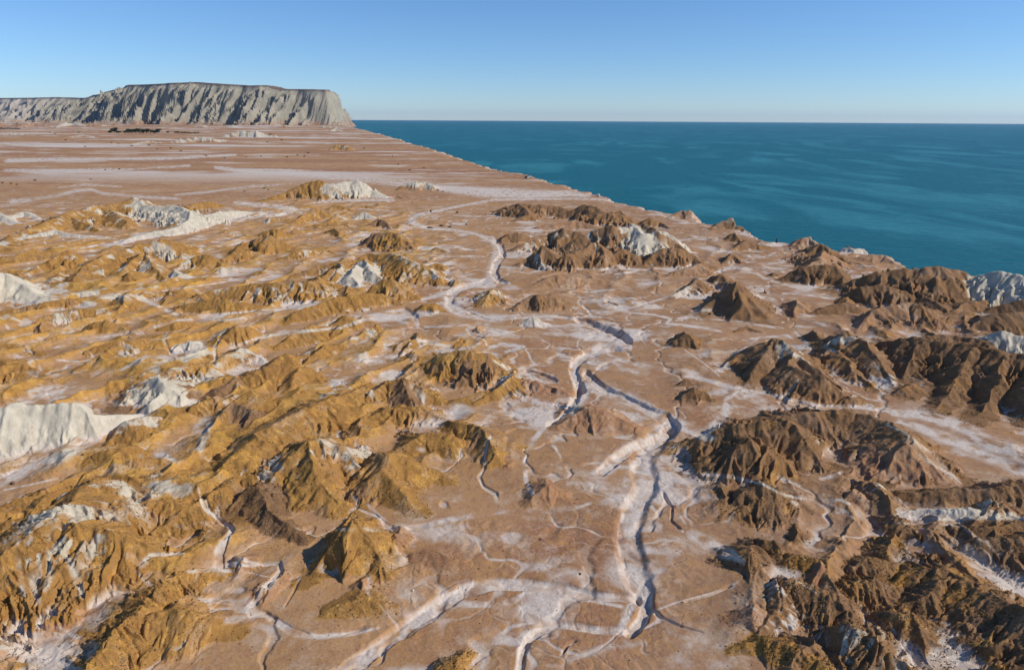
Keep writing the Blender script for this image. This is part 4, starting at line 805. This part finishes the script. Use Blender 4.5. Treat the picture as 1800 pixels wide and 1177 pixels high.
tree(201, 235, 13, 10.5, 'dark round-topped tree standing tallest at the left end of the grove on the far plain', 'trees of the far grove', 0)
tree(193, 235, 9, 5, 'low dark tree, leftmost of the grove below the mountain', 'trees of the far grove', 1)
tree(209.5, 235, 9, 6, 'small tree just right of the tallest round one in the far grove', 'trees of the far grove', 2)
grove = [(220.5, 6, 5), (226, 9, 8), (232.5, 9, 9), (239, 9, 7.5), (245.5, 10, 9), (252, 9, 7), (258, 9, 8), (264.5, 9, 6.5), (271, 8, 6), (277.5, 9, 8)]
on = ['first', 'second', 'third', 'fourth', 'fifth', 'sixth', 'seventh', 'eighth', 'ninth', 'tenth']
for i, (px, wp, hp) in enumerate(grove):
    tree(px, 235, wp*1.3, hp*1.1, '%s tree from the left in the dense dark row at the middle of the grove' % on[i], 'trees of the far grove', i)
tree(295.5, 234, 6.5, 3.8, 'single small dark tree in the gap between the dense row and the low row', 'trees of the far grove', 1)
for i in range(8):
    tree(309+i*5.6, 234.5+.1*i, 6.6, 3.6-.12*i, '%s tree from the left in the low row at the right end of the grove' % on[i], 'trees of the far grove', i)
for i in range(7):
    tree(1+i*5.4, 227.5, 6.6, 3.2-.12*i, '%s tree from the left edge in the low row below the far cliffs' % on[i], 'low trees at the left edge', i+1)
# shrubs dotted over the plain (a few pixels each)
spots = [(88,233),(138,234),(97,236),(20,324),(30,325),(5,323),(62,318),(160,316),(185,300),(210,299),(232,257),(262,256),(276,262),(300,261),(318,266),(358,248),(362,275),(395,278),(433,277),(459,276),(504,277),(542,270),(523,274),(535,276),(470,250),(495,247),(640,262),(770,336),(778,338),(758,372),(803,374),(465,332),(472,335),(430,337),(150,258),(115,247),(196,252),(208,253),(700,290),(720,300),(745,296),(690,276)]
def nth(n):
    t = ['', 'twenty-', 'thirty-', 'forty-']; o1 = on+['eleventh', 'twelfth', 'thirteenth', 'fourteenth', 'fifteenth', 'sixteenth', 'seventeenth', 'eighteenth', 'nineteenth', 'twentieth']
    if n < 20: return o1[n]
    if (n+1) % 10 == 0: return {30: 'thirtieth', 40: 'fortieth'}[n+1]
    return {2: 'twenty-', 3: 'thirty-', 4: 'forty-'}[(n+1)//10]+on[n % 10]
spots.sort()
for i, (px, py) in enumerate(spots):
    tree(px, py, rnd.uniform(3.2, 5.0), rnd.uniform(1.8, 2.8), 'tiny dark bush on the open plain, %s from the left of all of them' % nth(i), 'bushes dotted over the plain', i, 'shrub')
# ---- boulders
def rock_mesh(seed, sub=2):
    r = random.Random(seed); bm = bmesh.new(); bmesh.ops.create_icosphere(bm, subdivisions=sub, radius=1)
    pl = [(Vector((r.uniform(-1, 1), r.uniform(-1, 1), r.uniform(-.6, 1))).normalized(), r.uniform(.45, .85)) for _ in range(9)]
    for v_ in bm.verts:
        for n_, d_ in pl:
            t = v_.co.dot(n_)
            if t > d_: v_.co -= n_*(t-d_)
        v_.co += Vector((r.uniform(-1, 1), r.uniform(-1, 1), r.uniform(-1, 1)))*.03
    me = bpy.data.meshes.new('boulder'); bm.to_mesh(me); bm.free(); return me
RW = simple('pale_stone', (.55, .50, .43), .9, .1, .15, 2); RB = simple('brown_stone', (.12, .075, .045), .9, .1, .3, 2)
rw = [rock_mesh(i) for i in range(3)]; rb = [rock_mesh(i+10) for i in range(3)]
for m_ in rw: m_.materials.append(RW)
for m_ in rb: m_.materials.append(RB)
def boulder(px, py, wpx, hpx, me, label, group=None):
    x, y, z = ground_at(px, py); dep = float(np.dot(np.array([x, y, z-H]), Fw)); s_ = dep/F
    o = bpy.data.objects.new('boulder', me); C.objects.link(o); o.location = (x, y, z+hpx*s_*.25)
    o.scale = (wpx*s_*.5, wpx*s_*.5, hpx*s_*.6); o.rotation_euler = (rnd.uniform(-.2, .2), rnd.uniform(-.2, .2), rnd.uniform(0, 6))
    tag(o, label, 'boulder', group)
BL = [(1052,346,8,8,0,'pale block of rock jutting at the cliff edge where the white wash ends'),
(22,851,10,7,1,'brown boulder lying alone on the white ground at the left edge'),(758,373,4,3,1,'dark boulder beside the bend of the pale track on the plain'),
(804,375,4,4,1,'lone black boulder on the flat left of the brown ridges'),(757,401,14,4,1,'long dark slab lying inside the bend of the pale track'),
(776,398,10,5,1,'dark rock heap just right of the long slab inside the track bend'),(790,400,8,4,1,'rightmost dark rock of the heap inside the track bend'),
(855,296,5,4,0,'leftmost pale rock of the row at the cliff edge left of the car'),(862,299,4,3,0,'second pale rock in the row at the cliff edge left of the car'),
(872,300,5,4,0,'largest pale rock in the row at the cliff edge left of the car'),(880,302,4,3,0,'rightmost pale rock of the row at the cliff edge left of the car'),
(1145,402,5,3,1,'dark stone on the crest behind the white ridge'),(820,395,5,3,1,'small dark stone at the start of the sunken wash'),
(643,1045,5,4,1,'dark stone on the tan flat below the golden cone'),(664,978,4,4,1,'black stone on the foot of the golden cone'),(726,1038,5,4,0,'pale stone on the tan flat right of the golden cone'),
(272,1143,6,5,1,'dark stone on the golden slope at the bottom left'),(950,948,5,3,1,'small dark stone in the middle of the wide brown flat'),(1020,1010,5,4,1,'dark stone just above the curved wash near the bottom'),
(146,800,5,4,1,'dark stone on the brown slope beside the white cliff foot'),(1248,552,5,5,1,'black boulder at the left foot of the dark pyramid hill')]
for i, b_ in enumerate(BL): boulder(b_[0], b_[1], b_[2], b_[3], (rb if b_[4] else rw)[i % 3], b_[5])
# ---- gravel on the hills
def gravel():
    r = np.random.RandomState(3)
    wgt = (A['g']+0.13*np.clip(A['o']+A['b'], 0, 1)+0.006)*(GV > 560)*(np.abs(tt)[None, :] <= 1)*(Z > -1.0)*(Y < 125)
    wgt = wgt*(0.35+1.3*ss(-.1, .35, nB)); wf = np.clip(wgt, 0, None).ravel(); wf = wf/wf.sum()
    N = 70000; idx = r.choice(wf.size, N, p=wf)
    cx = X.ravel()[idx]+r.uniform(-.06, .06, N); cy = Y.ravel()[idx]+r.uniform(-.06, .06, N); cz = Z.ravel()[idx]
    sz = (0.028+0.065*r.rand(N)**2.5)*(0.7+Y.ravel()[idx]/160)
    base = np.array([(1, 0, 0), (0, 1, 0), (-1, 0, 0), (0, -1, 0), (0, 0, 1), (0, 0, -.7)], float)
    tri = np.array([(0, 1, 4), (1, 2, 4), (2, 3, 4), (3, 0, 4), (1, 0, 5), (2, 1, 5), (3, 2, 5), (0, 3, 5)])
    V = base[None]*(0.65+0.7*r.rand(N, 6, 1))*sz[:, None, None]
    a = r.rand(N)*6.28; ca, sa = np.cos(a), np.sin(a); x_ = V[:, :, 0]*ca[:, None]-V[:, :, 1]*sa[:, None]; y_ = V[:, :, 0]*sa[:, None]+V[:, :, 1]*ca[:, None]
    V[:, :, 0] = x_+cx[:, None]; V[:, :, 1] = y_+cy[:, None]; V[:, :, 2] = V[:, :, 2]*.75+cz[:, None]+sz[:, None]*.25
    T = (tri[None]+6*np.arange(N)[:, None, None]).reshape(-1, 3)
    me = bpy.data.meshes.new('gravel'); me.vertices.add(N*6); me.vertices.foreach_set('co', V.astype(np.float32).ravel())
    me.loops.add(T.size); me.loops.foreach_set('vertex_index', T.astype(np.int32).ravel()); me.polygons.add(len(T)); me.polygons.foreach_set('loop_start', np.arange(0, T.size, 3, dtype=np.int32)); me.update(calc_edges=True)
    m = NT('gravel_stone'); m.geo(); n = m.noise(6, 3, .7); n2 = m.noise(.35, 3, .6)
    c = m.mix(m.ramp(n, .4, .6), (.10, .055, .022), (.30, .165, .055)); c = m.mix(m.ramp(n2, .5, .7, 0, .6), c, (.36, .27, .18)); m.set(m.b.inputs['Base Color'], c)
    me.materials.append(m.m); o = bpy.data.objects.new('gravel', me); C.objects.link(o)
    o['kind'] = 'stuff'; tag(o, 'loose brown and ochre gravel scattered over the near hills', 'gravel')
gravel()
# ---- car parked near the cliff edge
def car():
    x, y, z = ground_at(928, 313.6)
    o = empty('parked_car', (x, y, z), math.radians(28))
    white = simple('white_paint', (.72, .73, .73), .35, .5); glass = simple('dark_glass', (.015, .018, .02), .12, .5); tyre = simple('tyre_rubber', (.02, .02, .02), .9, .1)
    dark = simple('dark_plastic', (.03, .03, .032), .6, .3); rim = simple('rim_metal', (.4, .4, .42), .4, .5, metal=1.0); lamp = simple('lamp_glass', (.8, .8, .78), .2, .5); red = simple('red_lamp', (.3, .01, .01), .3, .5)
    prof = [(-2.3, .42), (-2.36, .75), (-2.28, 1.08), (-2.05, 1.14), (-1.85, 1.72), (-1.2, 1.82), (.25, 1.80), (.95, 1.20), (2.05, 1.04), (2.3, .88), (2.36, .5), (2.25, .36)]
    bm = bmesh.new(); L_ = [bm.verts.new((p[0], -.9 if p[1] < 1.3 else -.74, p[1])) for p in prof]; R_ = [bm.verts.new((p[0], .9 if p[1] < 1.3 else .74, p[1])) for p in prof]
    n = len(prof)
    for i in range(n): bm.faces.new([L_[i], R_[i], R_[(i+1) % n], L_[(i+1) % n]])
    bm.faces.new(L_[::-1]); bm.faces.new(R_)
    bmesh.ops.recalc_face_normals(bm, faces=bm.faces); bmesh.ops.bevel(bm, geom=list(bm.edges), offset=.05, segments=2, affect='EDGES'); obj('body', bm, simple('dark_shade_paint', (.03, .032, .036), .35, .5), o)  # two-tone body; the dark colour also paints in the shade of its left end
    for s_ in (-1, 1):
        bm = bmesh.new(); q_ = [(-1.78, 1.16), (-1.66, 1.64), (-1.1, 1.70), (.18, 1.68), (.78, 1.2)]
        v_ = [bm.verts.new((a, s_*(.915-.0*b if b < 1.3 else .80), b)) for a, b in q_]; v2 = [bm.verts.new((a, s_*(.88 if b < 1.3 else .70), b)) for a, b in q_]
        bm.faces.new(v_); bm.faces.new(v2[::-1])
        for i in range(5): bm.faces.new([v_[i], v2[i], v2[(i+1) % 5], v_[(i+1) % 5]])
        bmesh.ops.recalc_face_normals(bm, faces=bm.faces); obj('side_window', bm, glass, o)
        for d0, d1 in ((-.98, -.02), (.02, .98)):
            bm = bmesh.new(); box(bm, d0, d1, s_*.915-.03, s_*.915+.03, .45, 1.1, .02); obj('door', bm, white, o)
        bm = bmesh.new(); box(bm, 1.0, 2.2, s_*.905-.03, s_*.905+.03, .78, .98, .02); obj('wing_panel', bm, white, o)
        bm = bmesh.new(); box(bm, .55, .72, s_*.93, s_*1.10, 1.12, 1.28, .02); obj('mirror', bm, dark, o)
        bm = bmesh.new(); box(bm, 2.24, 2.40, s_*.62-.16, s_*.62+.16, .74, .92, .03); obj('headlight', bm, lamp, o)
        bm = bmesh.new(); box(bm, -2.40, -2.28, s_*.74-.1, s_*.74+.1, .78, 1.06, .02); obj('tail_light', bm, red, o)
        for wx_ in (-1.42, 1.42):
            bm = bmesh.new(); bmesh.ops.create_cone(bm, cap_ends=True, segments=20, radius1=.37, radius2=.37, depth=.24, matrix=Matrix.Translation((wx_, s_*.84, .36)) @ Matrix.Rotation(math.pi/2, 4, 'X')); w_ = obj('wheel', bm, tyre, o)
            bm = bmesh.new(); bmesh.ops.create_cone(bm, cap_ends=True, segments=16, radius1=.22, radius2=.18, depth=.06, matrix=Matrix.Translation((wx_, s_*.97, .36)) @ Matrix.Rotation(math.pi/2, 4, 'X')); obj('rim', bm, rim, w_)
    for nm_, q_, m_ in (('windscreen', [(.33, 1.74), (.93, 1.24)], glass), ('rear_window', [(-2.03, 1.2), (-1.885, 1.66)], glass)):
        bm = bmesh.new(); (a, b), (c_, d_) = q_; sg = 1 if nm_ == 'windscreen' else -1
        w0, w1_ = (.68, .80) if sg > 0 else (.80, .68)
        v_ = [bm.verts.new((a+sg*.03, -w0, b+.02)), bm.verts.new((a+sg*.03, w0, b+.02)), bm.verts.new((c_+sg*.03, w1_, d_+.02)), bm.verts.new((c_+sg*.03, -w1_, d_+.02))]
        v2 = [bm.verts.new(q.co-Vector((sg*.06, 0, .03))) for q in v_]
        bm.faces.new(v_); bm.faces.new(v2[::-1])
        for i in range(4): bm.faces.new([v_[i], v2[i], v2[(i+1) % 4], v_[(i+1) % 4]])
        bmesh.ops.recalc_face_normals(bm, faces=bm.faces); obj(nm_, bm, m_, o)
    for a, b, nm_ in ((2.28, 2.46, 'front_bumper'), (-2.46, -2.28, 'rear_bumper')):
        bm = bmesh.new(); box(bm, a, b, -.88, .88, .38, .62, .04); obj(nm_, bm, dark, o)
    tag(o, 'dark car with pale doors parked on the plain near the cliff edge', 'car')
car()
# ---- person standing at the cliff edge
def person():
    x, y, z = ground_at(1364.5, 428.2)
    o = empty('person', (x, y, z-.02), math.radians(15))
    skin = simple('skin', (.30, .17, .11), .6, .3); cloth = simple('dark_cloth', (.018, .016, .02), .85, .1); trou = simple('dark_trousers', (.03, .022, .022), .9, .1); hair = simple('hair', (.012, .009, .008), .7, .2)
    J = {'pel': (0, 0, .95, .13), 'sp': (0, .01, 1.12, .125), 'ch': (0, .0, 1.33, .15), 'nk': (0, 0, 1.50, .055), 'hd': (0, .01, 1.62, .09), 'tp': (0, .01, 1.72, .07)}
    E = [('pel', 'sp'), ('sp', 'ch'), ('ch', 'nk'), ('nk', 'hd'), ('hd', 'tp')]
    for s_, q in ((-1, 'l'), (1, 'r')):
        J.update({q+'hip': (s_*.10, 0, .90, .10), q+'kn': (s_*.11, .02*s_, .50, .065), q+'an': (s_*.12, .03*s_-.02, .09, .04), q+'to': (s_*.13, .03*s_+.13, .035, .035),
                  q+'sh': (s_*.19, 0, 1.42, .06), q+'el': (s_*.26, -.02, 1.15, .045), q+'wr': (s_*.27, .05, .90, .030), q+'pa': (s_*.27, .07, .83, .030)})
        E += [('pel', q+'hip'), (q+'hip', q+'kn'), (q+'kn', q+'an'), (q+'an', q+'to'), ('ch', q+'sh'), (q+'sh', q+'el'), (q+'el', q+'wr'), (q+'wr', q+'pa')]
        for f_ in range(5):
            a = (f_-2)*.017; ln = (.06, .085, .09, .085, .065)[f_]
            J[q+'f%d' % f_] = (s_*(.27-.006*abs(f_-2)), .07+a+(0.03 if f_ == 4 else 0), .80-ln*.5, .009); J[q+'g%d' % f_] = (s_*(.262-.02), .075+a+(0.03 if f_ == 4 else 0), .80-ln, .008)
            E += [(q+'pa', q+'f%d' % f_), (q+'f%d' % f_, q+'g%d' % f_)]
    def skinned(keys, edges, mat, name, par, grow=0.0):
        ks = list(keys); me = bpy.data.meshes.new(name); me.from_pydata([J[k][:3] for k in ks], [(ks.index(a), ks.index(b)) for a, b in edges], [])
        ob = bpy.data.objects.new(name, me); C.objects.link(ob); ob.parent = par; me.materials.append(mat)
        md = ob.modifiers.new('Skin', 'SKIN'); me.skin_vertices or None
        if not me.skin_vertices: me.attributes
        bpy.context.view_layer.objects.active = ob
        for i, k in enumerate(ks):
            sv = me.skin_vertices[0].data[i]; sv.radius = (J[k][3]+grow, (J[k][3]+grow)*(.75 if k in ('ch', 'sp', 'pel') else 1)); sv.use_root = (i == 0)
        md.use_smooth_shade = True; ss_ = ob.modifiers.new('Sub', 'SUBSURF'); ss_.levels = 1; ss_.render_levels = 2; return ob
    body = skinned(J.keys(), E, skin, 'body', o)
    K = ['ch', 'sp', 'pel', 'nk', 'lsh', 'lel', 'lwr', 'rsh', 'rel', 'rwr']
    J2 = dict(J); J['nk'] = (0, 0, 1.46, .06)
    skinned(K, [e for e in E if e[0] in K and e[1] in K], cloth, 'shirt', o, .022)
    K = ['pel', 'lhip', 'lkn', 'lan', 'rhip', 'rkn', 'ran']
    skinned(K, [e for e in E if e[0] in K and e[1] in K], trou, 'trousers', o, .020)
    bm = bmesh.new(); bmesh.ops.create_icosphere(bm, subdivisions=2, radius=.118, matrix=Matrix.Translation((0, -.012, 1.675)))
    bmesh.ops.delete(bm, geom=[v_ for v_ in bm.verts if v_.co.z < 1.60 or (v_.co.y > .04 and v_.co.z < 1.71)], context='VERTS'); obj('hair', bm, hair, o, True)
    for s_ in (-1, 1):
        bm = bmesh.new(); bmesh.ops.create_icosphere(bm, subdivisions=1, radius=.014, matrix=Matrix.Translation((s_*.034, .098, 1.64))); obj('eye', bm, hair, o)
        bm = bmesh.new(); box(bm, s_*.125-.05, s_*.125+.05, -.09, .17, 0, .075, .02); obj('shoe', bm, hair, o)
    tag(o, 'person in dark clothes standing on the pale ground at the cliff edge above the sea', 'person')
person()
# ---- air
bm = bmesh.new(); box(bm, -33000, 33000, -4000, 34000, -30, 330); m_ = bpy.data.materials.new('haze_air'); m_.use_nodes = True
for n_ in list(m_.node_tree.nodes):
    if n_.type == 'BSDF_PRINCIPLED': m_.node_tree.nodes.remove(n_)
v_ = m_.node_tree.nodes.new('ShaderNodeVolumePrincipled'); v_.inputs['Density'].default_value = HAZE; v_.inputs['Color'].default_value = (.50, .72, 1, 1); v_.inputs['Anisotropy'].default_value = .2
m_.node_tree.links.new(v_.outputs[0], [n for n in m_.node_tree.nodes if n.type == 'OUTPUT_MATERIAL'][0].inputs['Volume'])
hz = obj('haze', bm, m_); hz['kind'] = 'stuff'
